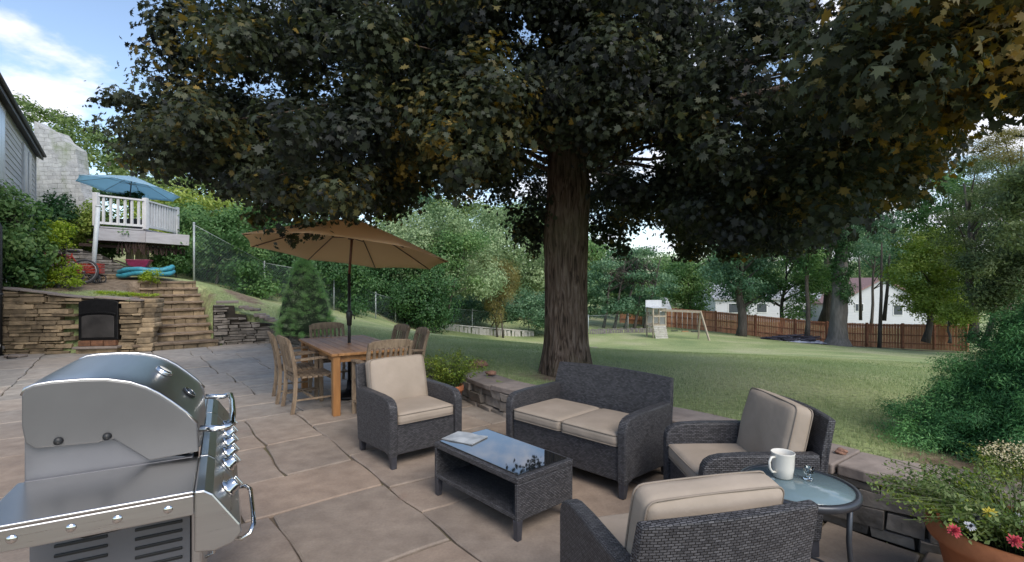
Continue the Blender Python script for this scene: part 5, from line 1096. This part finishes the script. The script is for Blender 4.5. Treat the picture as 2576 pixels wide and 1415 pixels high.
# ---------------------------------------------------------------- swing set
ply = mat('weathered_wood', (.40,.34,.26), .85, col2=(.28,.24,.18), nscale=4, stretch=(3,3,1)); pale = mat('pale_panel', (.52,.54,.56), .6, col2=(.44,.46,.48), nscale=3)
X, Y, _ = PD(1657, 852, 32); ss = thing('swing_set', 'wooden swing set with a small climbing tower and slatted ramp on the far lawn', 'swing set', (X, Y, h1(X, Y)), R(8))
mb = MB()
for x in (-.42, .42):
    for y in (-.1, .9): mb.box(x-.04, x+.04, y-.04, y+.04, -.2, 1.9)
for z in (.78, 1.35, 1.86): mb.box(-.46, .46, -.15, -.06, z, z+.09); mb.box(-.46, .46, .87, .96, z, z+.09)
mb.box(-.45, .45, -.14, .95, .70, .76); mb.build('tower', ply, ss)
mb = MB()
for i in range(7): mb.beam((-.42, -.15-.09*(6-i)*.6, .06+i*.115), (.42, -.15-.09*(6-i)*.6, .06+i*.115), .02, .095)
mb.build('ramp', wd, ss)
mb = MB(); mb.box(-.52, .52, -.2, 1.0, 1.92, 1.95); mb.box(-.5, .62, .9, .93, 1.6, 2.4); mb.build('roof_panel', pale, ss)
e = Vector(PD(1762, 792, 31))-Vector(ss.location); e = Matrix.Rotation(-R(8), 3, 'Z')@e
bz = 1.78; mb = MB(); mb.beam((.1, 0, bz), (e.x, e.y, bz-.05), .10, .14); mb.build('beam', ply, ss)
for dx, dy in ((.25, -.75), (.25, .75)): mb = MB(); gx_ = e.x+dx; mb.beam((e.x, e.y, bz), (gx_, e.y+dy, -.25), .09, .09); mb.build('leg', ply, ss)
for i, f in enumerate((.36, .62, .86)):
    cx_ = .1+(e.x-.1)*f; cy_ = e.y*f; mb = MB(); 
    for s_ in (-.17, .17): mb.tube([(cx_+s_, cy_, bz-.06), (cx_+s_, cy_, .5)], .012, 6)
    mb.build('chain', galv, ss); mb = MB(); mb.box(cx_-.2, cx_+.2, cy_-.09, cy_+.09, .46, .5); mb.build('swing_seat', blk if i != 1 else teak, ss)
# tarped log pile by the fence
X, Y, _ = PD(1995, 858, 34.5); lp = thing('log_pile', 'low dark brushwood pile under a crumpled grey tarpaulin before the brown fence', 'log pile', (X, Y, h1(X, Y)), R(-14))
mb = MB()
for i in range(70): a_ = random.uniform(-.35, .35); x = random.uniform(-1.6, 1.2); y = random.uniform(-.4, .4); z = random.uniform(.05, .5)*(1-abs(x)/3); l_ = random.uniform(.3, .8); mb.tube([(x-l_, y-a_*l_, z), (x+l_, y+a_*l_, z+random.uniform(-.08, .12))], random.uniform(.02, .06), 6)
mb.build('brushwood', mat('dark_twigs', (.035,.035,.055), .9, col2=(.02,.018,.03)), lp)
mb = MB(); vs = []; 
for i in range(25):
    for j in range(9): x = -1.3+3.2*i/24; y = -.6+1.2*j/8; vs.append((x, y, max(0.02, (.30-.30*abs(y)/.6)*(1-((x-.3)/1.7)**2)+random.uniform(-.03, .04))))
mb.add(vs, [[i*9+j, (i+1)*9+j, (i+1)*9+j+1, i*9+j+1] for i in range(24) for j in range(8)]); o = mb.build('tarpaulin', mat('tarp_grey', (.34,.38,.46), .6, col2=(.16,.17,.25), nscale=5), lp); m_ = o.modifiers.new('s', 'SOLIDIFY'); m_.thickness = .02
# stepping stones on the lawn
for i, (u, v) in enumerate(((1490, 868), (1497, 878), (1488, 888))): X, Y, Z = PD(u, v, [24, 21, 18.5][i]); mb = MB(); mb.rbox(.5, .4, .06, .02, (0,0,.01), n=3); o = mb.build('paving_stone', cap_m, None); o.location = (X, Y, h1(X, Y)); tag(o, ['farthest flat stone lying in the lawn right of the maple trunk', 'middle one of the three flat stones in the lawn right of the maple trunk', 'nearest flat stone lying in the lawn right of the maple trunk'][i], 'paving stone', 'flat stones in the lawn')
# ---------------------------------------------------------------- buildings beyond
white = mat('white_siding', (.52,.53,.55), .7, col2=(.42,.43,.46), nscale=2, stretch=(.5,.5,14), bump=.2, bscale=3); roofr = mat('faded_roof', (.27,.17,.16), .9, col2=(.20,.12,.11), nscale=8); roofg = mat('grey_roof', (.30,.31,.33), .9, col2=(.22,.23,.25), nscale=8); winm = mat('dark_window', (.06,.07,.09), .15, col2=(.04,.05,.06)); trimw = mat('white_trim', (.7,.7,.7), .6, col2=(.62,.62,.62))
def house(name, label, x0, x1, y0, y1, zb, ze, zr, ridge='y', roof=roofr, wins=(), rz=0, wall=white):
    cx_, cy_ = (x0+x1)/2, (y0+y1)/2; t_ = thing(name, label, 'house', (cx_, cy_, zb), rz); hx, hy = (x1-x0)/2, (y1-y0)/2; he, hr = ze-zb, zr-zb; mb = MB()
    if ridge == 'y': mb.prism([(-hx,0),(hx,0),(hx,he),(0,hr),(-hx,he)], -hy, hy, 'y')
    else: mb.prism([(-hy,0),(hy,0),(hy,he),(0,hr),(-hy,he)], -hx, hx, 'x')
    mb.build('wall', wall, t_); mb = MB(); o_ = .35
    if ridge == 'y': k = (hr-he)/hx; mb.prism([(-hx-o_,he-k*o_+.02),(0,hr+.02),(hx+o_,he-k*o_+.02),(hx+o_,he-k*o_+.2),(0,hr+.2),(-hx-o_,he-k*o_+.2)], -hy-o_, hy+o_, 'y')
    else: k = (hr-he)/hy; mb.prism([(-hy-o_,he-k*o_+.02),(0,hr+.02),(hy+o_,he-k*o_+.02),(hy+o_,he-k*o_+.2),(0,hr+.2),(-hy-o_,he-k*o_+.2)], -hx-o_, hx+o_, 'x')
    mb.build('roof', roof, t_)
    for wx, wz, ww, wh in wins:
        mb = MB(); mb.box(wx-ww/2-.08, wx+ww/2+.08, -hy-.06, -hy-.005, wz-wh/2-.08, wz+wh/2+.08); w_ = mb.build('window_frame', trimw, t_); mb = MB(); mb.box(wx-ww/2, wx+ww/2, -hy-.075, -hy-.062, wz-wh/2, wz+wh/2); mb.build('pane', winm, w_)
    return t_
s_ = 58/1250; hx0, hx1 = (2100-1288)*s_, (2335-1288)*s_; zz = lambda v, d=58: 1.6-(v-707.5)/1250*d
house('white_house', 'white gabled house with a faded reddish roof beyond the brown fence', hx0, hx1, 58, 68, zz(830), zz(765), zz(703), 'y', roofr, ((-2.9, 2.6, .35, .8), (-2.35, 2.6, .35, .8), (1.9, 2.3, 1.0, 1.1)), 0)
house('white_house', 'long low white house half hidden behind the trees right of the swing set', (1800-1288)*62/1250, (2072-1288)*62/1250, 62, 70, zz(820, 62), zz(752, 62), zz(716, 62), 'x', roofg, ((-4.5, 2.2, 1.2, 1.1), (4.4, 1.6, 1.6, 1.0), (-1, 2.2, 1.2, 1.0)), 0)
house('garden_shed', 'small pale shed behind the swing set at the end of the brown fence', (1632-1288)*40/1250, (1680-1288)*40/1250, 40.5, 42, zz(832, 40)-.3, zz(775, 40), zz(757, 40), 'x', pale, (), 0, wall=mat('shed_boards', (.45,.45,.44), .8, col2=(.33,.33,.32), nscale=4, stretch=(12,12,.5)))
# ---------------------------------------------------------------- the house on the left
sid = mat('grey_clapboard', (.55,.53,.50), .8, col2=(.44,.42,.40), nscale=2, stretch=(.6,.6,8), bump=.25, tintamt=.12); eav = mat('dark_eave', (.075,.07,.072), .7, col2=(.045,.042,.045), nscale=5); frm = mat('grey_frame', (.50,.49,.475), .7, col2=(.42,.41,.40), nscale=4); curt = mat('curtained_pane', (.45,.46,.46), .25, col2=(.32,.33,.33), nscale=1.5, stretch=(6,6,.5))
HA, HB = Vector((-16.7, 17.4, 0)), Vector((-10.6, 9.75, 0)); hd = (HB-HA).normalized(); hn = Vector((hd.y, -hd.x, 0)); 
if hn.x < 0: hn = -hn                     # points to the garden
HLn = (HB-HA).length; hrz = atan2(hd.y, hd.x)   # local x from far corner toward the camera, local +y = away from camera side?
hs_ = thing('clapboard_house', 'grey clapboard house with deep dark eaves at the left edge', 'house', (HA.x, HA.y, 1.2), hrz)
ysg = 1 if (Matrix.Rotation(hrz, 3, 'Z')@Vector((0,1,0))).dot(hn) > 0 else -1    # garden side of the wall in local y
def hb(mb, x0, x1, y0, y1, z0, z1): ya, yb = sorted((ysg*y0, ysg*y1)); mb.box(x0, x1, ya, yb, z0-1.2, z1-1.2)
LX = HLn+5
mb = MB(); z = .6; WN = [(2.35, 1.6, 3.75, 5.65), (7.5, 1.9, 4.0, 5.75)]
while z < 6.05:
    mb.ct = random.random(); mb.prism([(ysg*-.02, z-1.2), (ysg*.018, z-1.2), (ysg*.002, z+.17-1.2), (ysg*-.02, z+.17-1.2)], 0, LX); z += .17
hb(mb, 0, LX, -4, -.021, .3, 6.0); mb.build('wall', sid, hs_)
mb = MB(); hb(mb, -.02, .10, -.02, .035, .6, 6.0); mb.build('corner_board', frm, hs_)
for x, w_, z0, z1 in WN:
    mb = MB(); hb(mb, x-w_/2-.1, x+w_/2+.1, .0, .06, z0-.1, z1+.1); wf_ = mb.build('window', frm, hs_, bevel=.005)
    mb = MB()
    for k in range(2): hb(mb, x-w_/2+k*w_/2+.03, x-w_/2+(k+1)*w_/2-.03, .061, .066, z0, z1)
    mb.build('pane', curt, wf_); mb = MB(); hb(mb, x-.03, x+.03, .066, .085, z0, z1); hb(mb, x-w_/2-.16, x+w_/2+.16, .0, .12, z0-.17, z0-.1); mb.build('sill', frm, wf_)
mb = MB(); 
pr = [(ysg*.2, 5.88-1.2), (ysg*.2, 6.12-1.2), (ysg*-4.2, 8.0-1.2), (ysg*-4.2, 7.7-1.2), (ysg*0.0, 6.0-1.2)]; mb.prism(pr, -.2, LX+.3); mb.build('roof', eav, hs_)
mb = MB(); mb.tube([(-.15, ysg*.24, 6.03-1.2), (LX, ysg*.24, 6.03-1.2)], .05, 10); mb.build('gutter', eav, hs_)
# dark downpipe and garden light in front of the tall wall at the frame edge
# wing with pale weathered shakes
shk = bpy.data.materials.new('pale_shingle'); shk.use_nodes = True; t = shk.node_tree; b = t.nodes['Principled BSDF']; b.inputs['Roughness'].default_value = .9; u_ = nd('ShaderNodeUVMap', t); br = nd('ShaderNodeTexBrick', t); nzz = nd('ShaderNodeTexNoise', t); nzz.inputs['Scale'].default_value = 3; t.links.new(u_.outputs[0], nzz.inputs['Vector']); vz = nd('ShaderNodeVectorMath', t, operation='MULTIPLY_ADD'); t.links.new(nzz.outputs['Color'], vz.inputs[0]); vz.inputs[1].default_value = (.25,.14,0); t.links.new(u_.outputs[0], vz.inputs[2]); t.links.new(vz.outputs[0], br.inputs['Vector']); cd = nd('ShaderNodeTexCoord', t)
br.inputs['Scale'].default_value = 1; br.inputs['Brick Width'].default_value = .34; br.inputs['Row Height'].default_value = .16; br.inputs['Mortar Size'].default_value = .012; br.inputs['Color1'].default_value = (.42,.42,.41,1); br.inputs['Color2'].default_value = (.30,.30,.30,1); br.inputs['Mortar'].default_value = (.22,.22,.21,1)
st_ = mixc(t, ramp(t, noise(t, 1.1, 8), [(.50, (0,0,0)), (.66, (.75,.75,.75))]), br.outputs['Color'], (.16,.20,.09)); st_ = mixc(t, ramp(t, noise(t, 4, 8), [(.4, (0,0,0)), (.7, (.5,.5,.5))]), st_, (.52,.52,.51)); t.links.new(st_, b.inputs['Base Color'])
bp = nd('ShaderNodeBump', t); bp.inputs['Strength'].default_value = 1; bp.inputs['Distance'].default_value = .04; t.links.new(noise(t, 5, 8), bp.inputs['Height']); t.links.new(bp.outputs[0], b.inputs['Normal'])
wa, wb = Vector(PD(84, 700, 18.8)), Vector(PD(246, 700, 20.6)); wdv = (wb-wa); wl = Vector((wdv.x, wdv.y, 0)).length; wr_ = atan2(wdv.y, wdv.x)
wg = thing('shingled_wing', 'pale weathered shingle wall of the rear wing, stained with moss, beyond the grey clapboard house', 'building', (wa.x, wa.y, 1.5), wr_)
def wz(u, v):       # height of a point of the wing's face above its base
    k = (u-1288)/1250; s_ = (k*wa.y-wa.x)/(wdv.x-k*wdv.y); d = wa.y+s_*wdv.y; return (s_*wl, 1.6-(v-707.5)/1250*d-1.5)
pl = [(0, -1)]+[wz(*p) for p in ((86,305),(120,330),(160,348),(176,370),(214,398),(222,450),(230,498),(246,530))]+[(wl, -1)]
mb = MB(); mb.prism(pl[::-1], 0, .5, 'y'); mb.build('wall', shk, wg)
cls = [tuple(wa+Vector((wdv.x, wdv.y, 0))*random.uniform(.05, .95)+Vector((.2, -.25, random.uniform(.2, 2.4))))+(.35, .2, .3, .5) for _ in range(26)]; foliage('creeper', [(c[0], c[1], c[2]+0, *c[3:]) for c in cls], .09, lf_mid, wg, cover=.9)
wg_c = wg.children[-1]; wg_c.parent = None; wg_c.location = wg.location; wg_c.name = 'climbing_vine'; tag(wg_c, 'patchy green vine growing up the pale shingle wall', 'vine')
# ---------------------------------------------------------------- deck
deckg = mat('deck_grey', (.42,.41,.43), .7, col2=(.34,.33,.35), nscale=3, stretch=(1,1,6), bump=.2); raw = mat('railing_white', (.66,.66,.67), .6, col2=(.56,.56,.57), nscale=5); dkw = mat('dark_lattice', (.06,.035,.028), .9, col2=(.03,.018,.015), nscale=14); crb = mat('cream_board', (.50,.44,.36), .8, col2=(.40,.35,.28), nscale=4)
DP = [(-12.37,14.78),(-11.62,15.75),(-11.95,17.7),(-14.3,18.8),(-14.9,17.6)]; fz = 3.24
dk = thing('raised_deck', 'raised grey deck with a white baluster railing above the steps', 'deck', (-13, 16, 1.7)); do = Vector((-13, 16, 1.7))
mb = MB(); mb.prism([(x+13, y-16) for x, y in DP], fz-1.7-.04, fz-1.7, 'z'); mb.build('deck_floor', deckg, dk)
mb = MB()
for i in range(len(DP)):
    p, q = DP[i], DP[(i+1) % len(DP)]; a_ = Vector((p[0], p[1], fz-.24))-do; b_ = Vector((q[0], q[1], fz-.24))-do; mb.beam(a_, b_, .05, .36)
mb.beam(Vector((-11.62,15.75,fz-.26))-do, Vector((-10.75,16.5,fz-.30))-do, .4, .34); mb.build('fascia', deckg, dk)
mb = MB(); tops_ = .93
for (p, q) in ((DP[0], DP[1]), (DP[1], DP[2])):
    a_ = Vector((p[0], p[1], fz))-do; b_ = Vector((q[0], q[1], fz))-do; L_ = (b_-a_).length; nb = int(L_/.16)
    for k in range(1, nb): c_ = a_.lerp(b_, k/nb); mb.beam(c_+Vector((0,0,.08)), c_+Vector((0,0,tops_-.05)), .055, .055)
    mb.beam(a_+Vector((0,0,.10)), b_+Vector((0,0,.10)), .06, .07); mb.beam(a_+Vector((0,0,tops_-.02)), b_+Vector((0,0,tops_-.02)), .11, .05)
mb.build('railing', raw, dk)
for p in DP[:3]:
    mb = MB(); c_ = Vector((p[0], p[1], fz))-do; mb.beam(c_, c_+Vector((0,0,tops_+.06)), .13, .13); mb.build('railing_post', raw, dk, bevel=.01)
mb = MB()
for k in range(26): 
    f = k/26; a_ = Vector((-12.1, 15.3, 0)).lerp(Vector((-10.85, 16.55, 0)), f)-Vector((do.x, do.y, 0)); mb.beam(a_+Vector((0,0,fz-1.7-.44)), a_+Vector((random.uniform(-.1,.1),.02,fz-1.7-.78+random.uniform(-.05,.05))), .045, .02)
mb.beam(Vector((-12.9,14.8,fz-.55))-do, Vector((-11.0,16.5,fz-.62))-do, .12, .09); mb.beam(Vector((-12.8,14.95,fz-.42))-do, Vector((-10.9,16.7,fz-.45))-do, .12, .10); mb.build('underframe', dkw, dk)
for u, d in ((327, 16.2), (350, 16.4), (366, 16.4)):
    X, Y, _ = PD(u, 600, d); mb = MB(); mb.box(X+13-.09, X+13+.09, Y-16-.06, Y-16+.06, -.3, fz-1.7-.45); mb.build('support_post', crb, dk)
umbrella('deck_umbrella', 'open pale blue umbrella on the raised deck', (-13.0, 16.9, 0), 0, 1.48, 4.72, .46, R(8), R(146), fz, bluec, galv, eav, eav, phase=R(-67))
# planter of dark plants on the deck
X, Y, _ = PD(300, 500, 17.6); cls = [ck(u, 492+random.uniform(-5, 5), 17.8, 12, 14, .25) for u in range(250, 356, 8)]; t_ = thing('planter_box', 'long planter of dark spiky plants behind the white deck railing', 'planter', (X, Y, fz)); mb = MB(); mb.box(-.75, .75, -.15, .2, 0, .55); mb.build('box', eav, t_); foliage('plants', cls, .09, lf_deep, t_, cover=2.2)
# ---------------------------------------------------------------- upper terrace things
stonewall('terrace_wall', 'grey stacked stone wall on the upper terrace below the raised deck', [(*PD(120, 650, 13.6)[:2], 2.62), (*PD(200, 650, 14.2)[:2], 2.55), (*PD(262, 650, 14.9)[:2], 2.40), (*PD(325, 650, 15.7)[:2], 2.05)], stone_grey, (.07, .12), (.25, .7), .35, seed=12)
stonewall('terrace_kerb', 'low brown stone kerb at the top of the steps', [(*PD(235, 700, 13.7)[:2], 1.86), (*PD(300, 700, 14.5)[:2], 1.80), (*PD(330, 700, 14.9)[:2], 1.76)], stone_brown, (.06, .1), (.3, .6), .3, seed=13)
X, Y, Z = PD(231, 655, 13.4); ppm = mat('pale_pipe', (.52,.56,.58), .5, col2=(.44,.48,.50), nscale=4); t_ = thing('pale_post', 'pale leaning post in front of the terrace wall, left of the deck', 'post', (X, Y, h1(X, Y))); e = Vector(PD(247, 520, 13.6))-Vector(t_.location); mb = MB(); mb.tube([(0,0,-.1), e], .055, 12); mb.build('shaft', ppm, t_); mb = MB(); mb.lathe([(.07,0),(.07,.03),(0,.04)], e, 12); mb.build('cap', ppm, t_)
# bicycle leaning by the bushes
tyre = mat('tyre', (.05,.05,.055), .8, col2=(.035,.035,.04)); rimw = mat('worn_rim', (.34,.34,.36), .4, .5, col2=(.24,.24,.26), nscale=20); redp = mat('red_paint', (.42,.05,.03), .4, col2=(.28,.03,.02), nscale=6)
X, Y, Z = PD(207, 690, 12.9); gz = h1(X, Y); bk = thing('bicycle', 'old bicycle with black tyres parked on the terrace beside the lime green bush', 'bicycle', (X, Y, gz), R(195)); lean = Matrix.Rotation(R(12), 4, 'X')
for x in (0, 1.02):
    mb = MB(); mb.tube([lean@Vector((x+.31*cos(2*pi*k/32), 0, .33+.31*sin(2*pi*k/32))) for k in range(32)], .026, 10, closed=True); w_ = mb.build('wheel', tyre, bk)
    mb = MB(); mb.tube([lean@Vector((x+.275*cos(2*pi*k/32), 0, .33+.275*sin(2*pi*k/32))) for k in range(32)], .014, 8, closed=True)
    for k in range(14): mb.tube([lean@Vector((x, 0, .33)), lean@Vector((x+.27*cos(2*pi*k/14), 0, .33+.27*sin(2*pi*k/14)))], .0025, 4)
    mb.tube([lean@Vector((x, -.05, .33)), lean@Vector((x, .05, .33))], .02, 10); mb.build('rim', rimw, w_)
mb = MB()
for a_, b_ in (((.42,0,.30),(.30,0,.82)),((.42,0,.30),(.86,0,.80)),((.33,0,.74),(.86,0,.83)),((0,0,.33),(.42,0,.30)),((0,0,.33),(.32,0,.76)),((.86,0,.86),(1.02,0,.33))): mb.tube([lean@Vector(a_), lean@Vector(b_)], .018, 10)
mb.build('frame', redp, bk)
mb = MB(); mb.tube([lean@Vector(p) for p in ((.80,-.27,.98),(.84,-.15,1.0),(.87,0,.97),(.84,.15,1.0),(.80,.27,.98))], .013, 8); mb.build('handlebar', tyre, bk)
mb = MB(); mb.rbox(.26, .13, .06, .025, (.28, 0, .88), n=3, M=lean); mb.build('saddle', tyre, bk)
# red handcart behind it
X, Y, Z = PD(226, 668, 13.2); gz = h1(X, Y); hc_ = thing('red_cart', 'small red slatted wooden cart behind the bicycle', 'cart', (X, Y, gz), R(20)); hc_.scale = (.62, .62, .62); mb = MB()
for i in range(4): mb.box(-.42, .42, -.25, -.22, .42+i*.11, .50+i*.11); mb.box(-.42, .42, .22, .25, .42+i*.11, .50+i*.11); mb.box(-.45, -.425, -.21, .21, .42+i*.11, .50+i*.11); mb.box(.425, .45, -.21, .21, .42+i*.11, .50+i*.11)
mb.box(-.42, .42, -.22, .22, .39, .41); mb.build('tray', redp, hc_)
for x in (-.3, .3):
    mb = MB()
    for s_ in (-.3, .3): mb.tube([(x+.17*cos(2*pi*k/20), s_, .18+.17*sin(2*pi*k/20)) for k in range(20)], .025, 8, closed=True); mb.tube([(x-.16, s_, .18), (x+.16, s_, .18)], .01, 6); mb.tube([(x, s_, .02), (x, s_, .34)], .01, 6)
    mb.tube([(x,-.3,.18),(x,.3,.18)], .012, 6); mb.beam((x,0,.18),(x,0,.40),.05,.3); mb.build('wheel_pair', tyre, hc_)
# red toy bench left, half hidden in the bush
X, Y, Z = PD(130, 672, 12.6); gz = h1(X, Y); rb_ = thing('red_scooter', 'red ride-on scooter half hidden in the bushes left of the bicycle', 'scooter', (X, Y, gz), R(170))
mb = MB(); mb.rbox(.9, .18, .10, .04, (0, 0, .62), n=4); mb.rbox(.30, .20, .12, .05, (-.3, 0, .70), n=4); mb.beam((.42,0,.25),(.34,0,.85),.07,.07); mb.build('body', redp, rb_)
mb = MB(); mb.tube([(.33,-.25,.86),(.36,0,.88),(.33,.25,.86)], .015, 8); mb.build('handlebar', tyre, rb_)
for x in (-.38, .44): mb = MB(); mb.tube([(x+.19*cos(2*pi*k/24), 0, .22+.19*sin(2*pi*k/24)) for k in range(24)], .035, 8, closed=True); mb.tube([(x, -.03, .22),(x,.03,.22)], .05, 8); mb.beam((x-.17,0,.22),(x+.17,0,.22),.02,.03); mb.beam((x,0,.22),(x,0,.6),.04,.04); mb.build('wheel', tyre, rb_)
# toys and the paddling pool under the deck
mag = mat('magenta_plastic', (.28,.03,.09), .5, col2=(.18,.02,.05)); cyan = mat('cyan_vinyl', (.05,.30,.37), .45, col2=(.03,.18,.27), nscale=5, bump=.3, bscale=6)  # magenta darkened in its colour so the toy looks shadowed under the deck
X, Y, Z = PD(352, 668, 14.7); gz = h1(X, Y)+.12; t_ = thing('toy_wheelbarrow', 'magenta plastic toy wheelbarrow under the deck', 'toy', (X, Y, gz), R(25)); t_.scale = (.72, .72, .72)
mb = MB(); mb.add([(-.3,-.2,.28),(.22,-.2,.28),(.22,.2,.28),(-.3,.2,.28),(-.42,-.29,.56),(.38,-.29,.56),(.38,.29,.56),(-.42,.29,.56)], [(3,2,1,0),(0,1,5,4),(1,2,6,5),(2,3,7,6),(3,0,4,7)]); mb.box(-.42,.38,-.3,-.27,.55,.59); mb.box(-.42,.38,.27,.3,.55,.59); mb.box(-.44,-.41,-.3,.3,.55,.59); mb.box(.37,.40,-.3,.3,.55,.59); mb.build('tub', mag, t_, bevel=.01)
for s_ in (-.22, .22): mb = MB(); mb.tube([(-.85,s_,.58),(-.3,s_,.33),(.36,s_*.4,.16)], .018, 8); mb.tube([(-.25,s_,.33),(-.28,s_,.0)], .016, 8); mb.build('handle', dkw, t_)
mb = MB(); mb.lathe([(0,-.04),(.10,-.04),(.15,-.03),(.155,.03),(.10,.04),(0,.04)], n=20, M=Matrix.Translation((.40,0,.155))@Matrix.Rotation(R(90),4,'X')); mb.build('wheel', tyre, t_)
X, Y, Z = PD(368, 684, 14.5); gz = h1(X, Y)+.1; t_ = thing('paddling_pool', 'slumped cyan inflatable paddling pool at the top of the steps', 'paddling pool', (X, Y, gz), R(15)); t_.scale = (.72,.72,.72)
for k, (r_, z_) in enumerate(((.80,.10),(.78,.26))):
    mb = MB(); mb.tube([(r_*cos(2*pi*q/36)*1.15, r_*sin(2*pi*q/36)*.6, z_+.05*sin(2*pi*q/36*3+k)+.06*sin(2*pi*q/36+1)) for q in range(36)], [.095+.012*sin(q*1.7) for q in range(36)], 10, closed=True); mb.build('ring', cyan, t_)
mb = MB(); mb.lathe([(0,.03),(.55,.03),(.8,.09)], n=30, M=Matrix.Diagonal((1.1,.58,1,1))); mb.build('floor', mat('pool_blue', (.03,.12,.30), .3, col2=(.05,.30,.42), nscale=4), t_)
# bushes at the left
def bush(name, label, box, d0, d1, n, m, t0, size, ru, rv, seed, base, **kw):
    cls = fill(lambda a_, b_: ((a_-(box[0]+box[1])/2)/((box[1]-box[0])/2))**2+((b_-(box[2]+box[3])/2)/((box[3]-box[2])/2))**2 < 1.1, n, d0, d1, ru, rv, t0, .15, seed, box)
    X, Y, _ = PD(*base); return tree(name, label, 'shrub', 0, 0, 0, cls, m, size, tr=.035, base=(X, Y, h1(X, Y)), trunks=[-.15, 0, .2], group='shrubs along the house terrace', **kw)
bush('leafy_shrub', 'large leaved green shrub against the clapboard house at the left edge', (-60, 130, 500, 700), 11.2, 11.9, 36, lf_mid, .72, .11, 34, 34, 61, (40, 700, 11.6), cover=2.0)
bush('leafy_shrub', 'deep green shrub low at the left edge on top of the tall wall', (-40, 100, 620, 720), 11.3, 11.8, 22, lf_deep, .4, .10, 28, 24, 62, (30, 712, 11.6), cover=2.2)
bush('lime_shrub', 'lime green feathery shrub in front of the red scooter, its upper boughs arching', (95, 190, 565, 640), 11.9, 12.3, 16, lf_lime, .4, .07, 24, 15, 63, (140, 700, 12.2), cover=2.2)
bush('lime_shrub', 'low lime green shrub between the red scooter and the bicycle wheel', (110, 195, 655, 725), 11.8, 12.2, 14, lf_lime, .4, .065, 20, 15, 64, (155, 712, 12.1), cover=2.2)
bush('dark_shrub', 'dark reddish green shrub standing before the shingled wing', (90, 170, 500, 610), 14.4, 15.2, 20, lf_deep, .25, .10, 30, 26, 65, (130, 640, 15), cover=2.5)
bush('round_shrub', 'round green shrub on the upper terrace left of the pale post', (155, 250, 530, 620), 14.8, 15.6, 22, lf_yel, .35, .09, 28, 24, 66, (205, 640, 15.4), cover=2.5)
bush('round_shrub', 'green shrub tucked under the left end of the deck', (225, 320, 570, 640), 15.4, 16.2, 18, lf_mid, .35, .09, 24, 18, 67, (270, 650, 16), cover=2.4)
bush('round_shrub', 'leafy green shrub under the right end of the deck', (385, 470, 610, 680), 16.2, 17.2, 16, lf_mid, .4, .09, 26, 18, 68, (430, 690, 16.8), cover=2.4)
cls = [(-9.9+random.gauss(0,.10), 13.55+random.gauss(0,.1), 1.75+random.gauss(0,.08), .14, .14, .12, .4) for _ in range(8)]; tree('lime_shrub', 'little lime green shrub at the top left of the steps', 'shrub', 0,0,0, cls, lf_lime, .045, tr=.01, base=(-9.9, 13.55, 1.6), group='shrubs along the house terrace', cover=2)
cls = [(-9.6+random.gauss(0,.38), 12.1+random.gauss(0,.13), 1.26+abs(random.gauss(0,.03)), .2, .14, .05, .5) for _ in range(12)]; t_ = thing('ground_cover', 'bright lime green ground cover on top of the fireplace wall', 'ground cover', (-9.6, 12.1, 1.2)); foliage('foliage', cls, .035, lf_lime, t_, cover=2.6)
cls = [(-11.25+random.gauss(0,.12), 11.6+random.gauss(0,.06), 1.5+abs(random.gauss(0,.05)), .15, .1, .08, .5) for _ in range(6)]; t_ = thing('weed_tuft', 'small green weed tuft on the rim of the tall stone wall', 'weed', (-11.25, 11.6, 1.45)); foliage('foliage', cls, .035, lf_yel, t_, cover=1.8)
# garden spotlights and dark downpipe at the foot of the tall wall
X, Y, Z = P(16, 893); t_ = thing('garden_spotlight', 'black garden spotlight with a pale housing at the foot of the tall wall, far left', 'garden light', (X, Y-.15, 0)); mb = MB(); mb.tube([(0,0,0),(0,0,.14)], .012, 8); mb.lathe([(0,0),(.09,0),(.09,.012),(0,.02)], n=16); mb.build('stake', blk, t_); mb = MB(); mb.lathe([(0,-.09),(.045,-.085),(.06,.03),(.07,.06),(.06,.065),(0,.05)], n=18, M=Matrix.Translation((0,0,.19))@Matrix.Rotation(R(60),4,'X')); mb.build('head', frm, t_)
X, Y, Z = P(40, 900); t_ = thing('garden_hose_reel', 'flat stone with a short black cable end lying before the tall wall', 'loose stone', (X, Y, 0)); t_.name = 'loose_stone'; mb = MB(); mb.rbox(.34, .2, .06, .02, (0,0,.035), n=3); mb.build('slab', cap_m, t_); mb = MB(); mb.tube([(.1,-.08,.02),(.16,-.16,.015),(.05,-.22,.015),(-.05,-.14,.015),(-.1,-.05,.07)], .01, 6); mb.build('cable', blk, t_)
t_ = thing('downpipe', 'black vertical downpipe at the extreme left edge in front of the tall wall', 'downpipe', (-10.95, 10.62, 0)); mb = MB(); mb.tube([(0,0,0),(0,0,2.75),(-.15,.05,2.95)], .045, 12); mb.build('pipe', blk, t_); mb = MB(); mb.lathe([(.06,0),(.06,.04),(.046,.05)], (0,0,1.3), 12); mb.build('bracket', blk, t_)
# dormer roof glimpsed between trees on the far slope
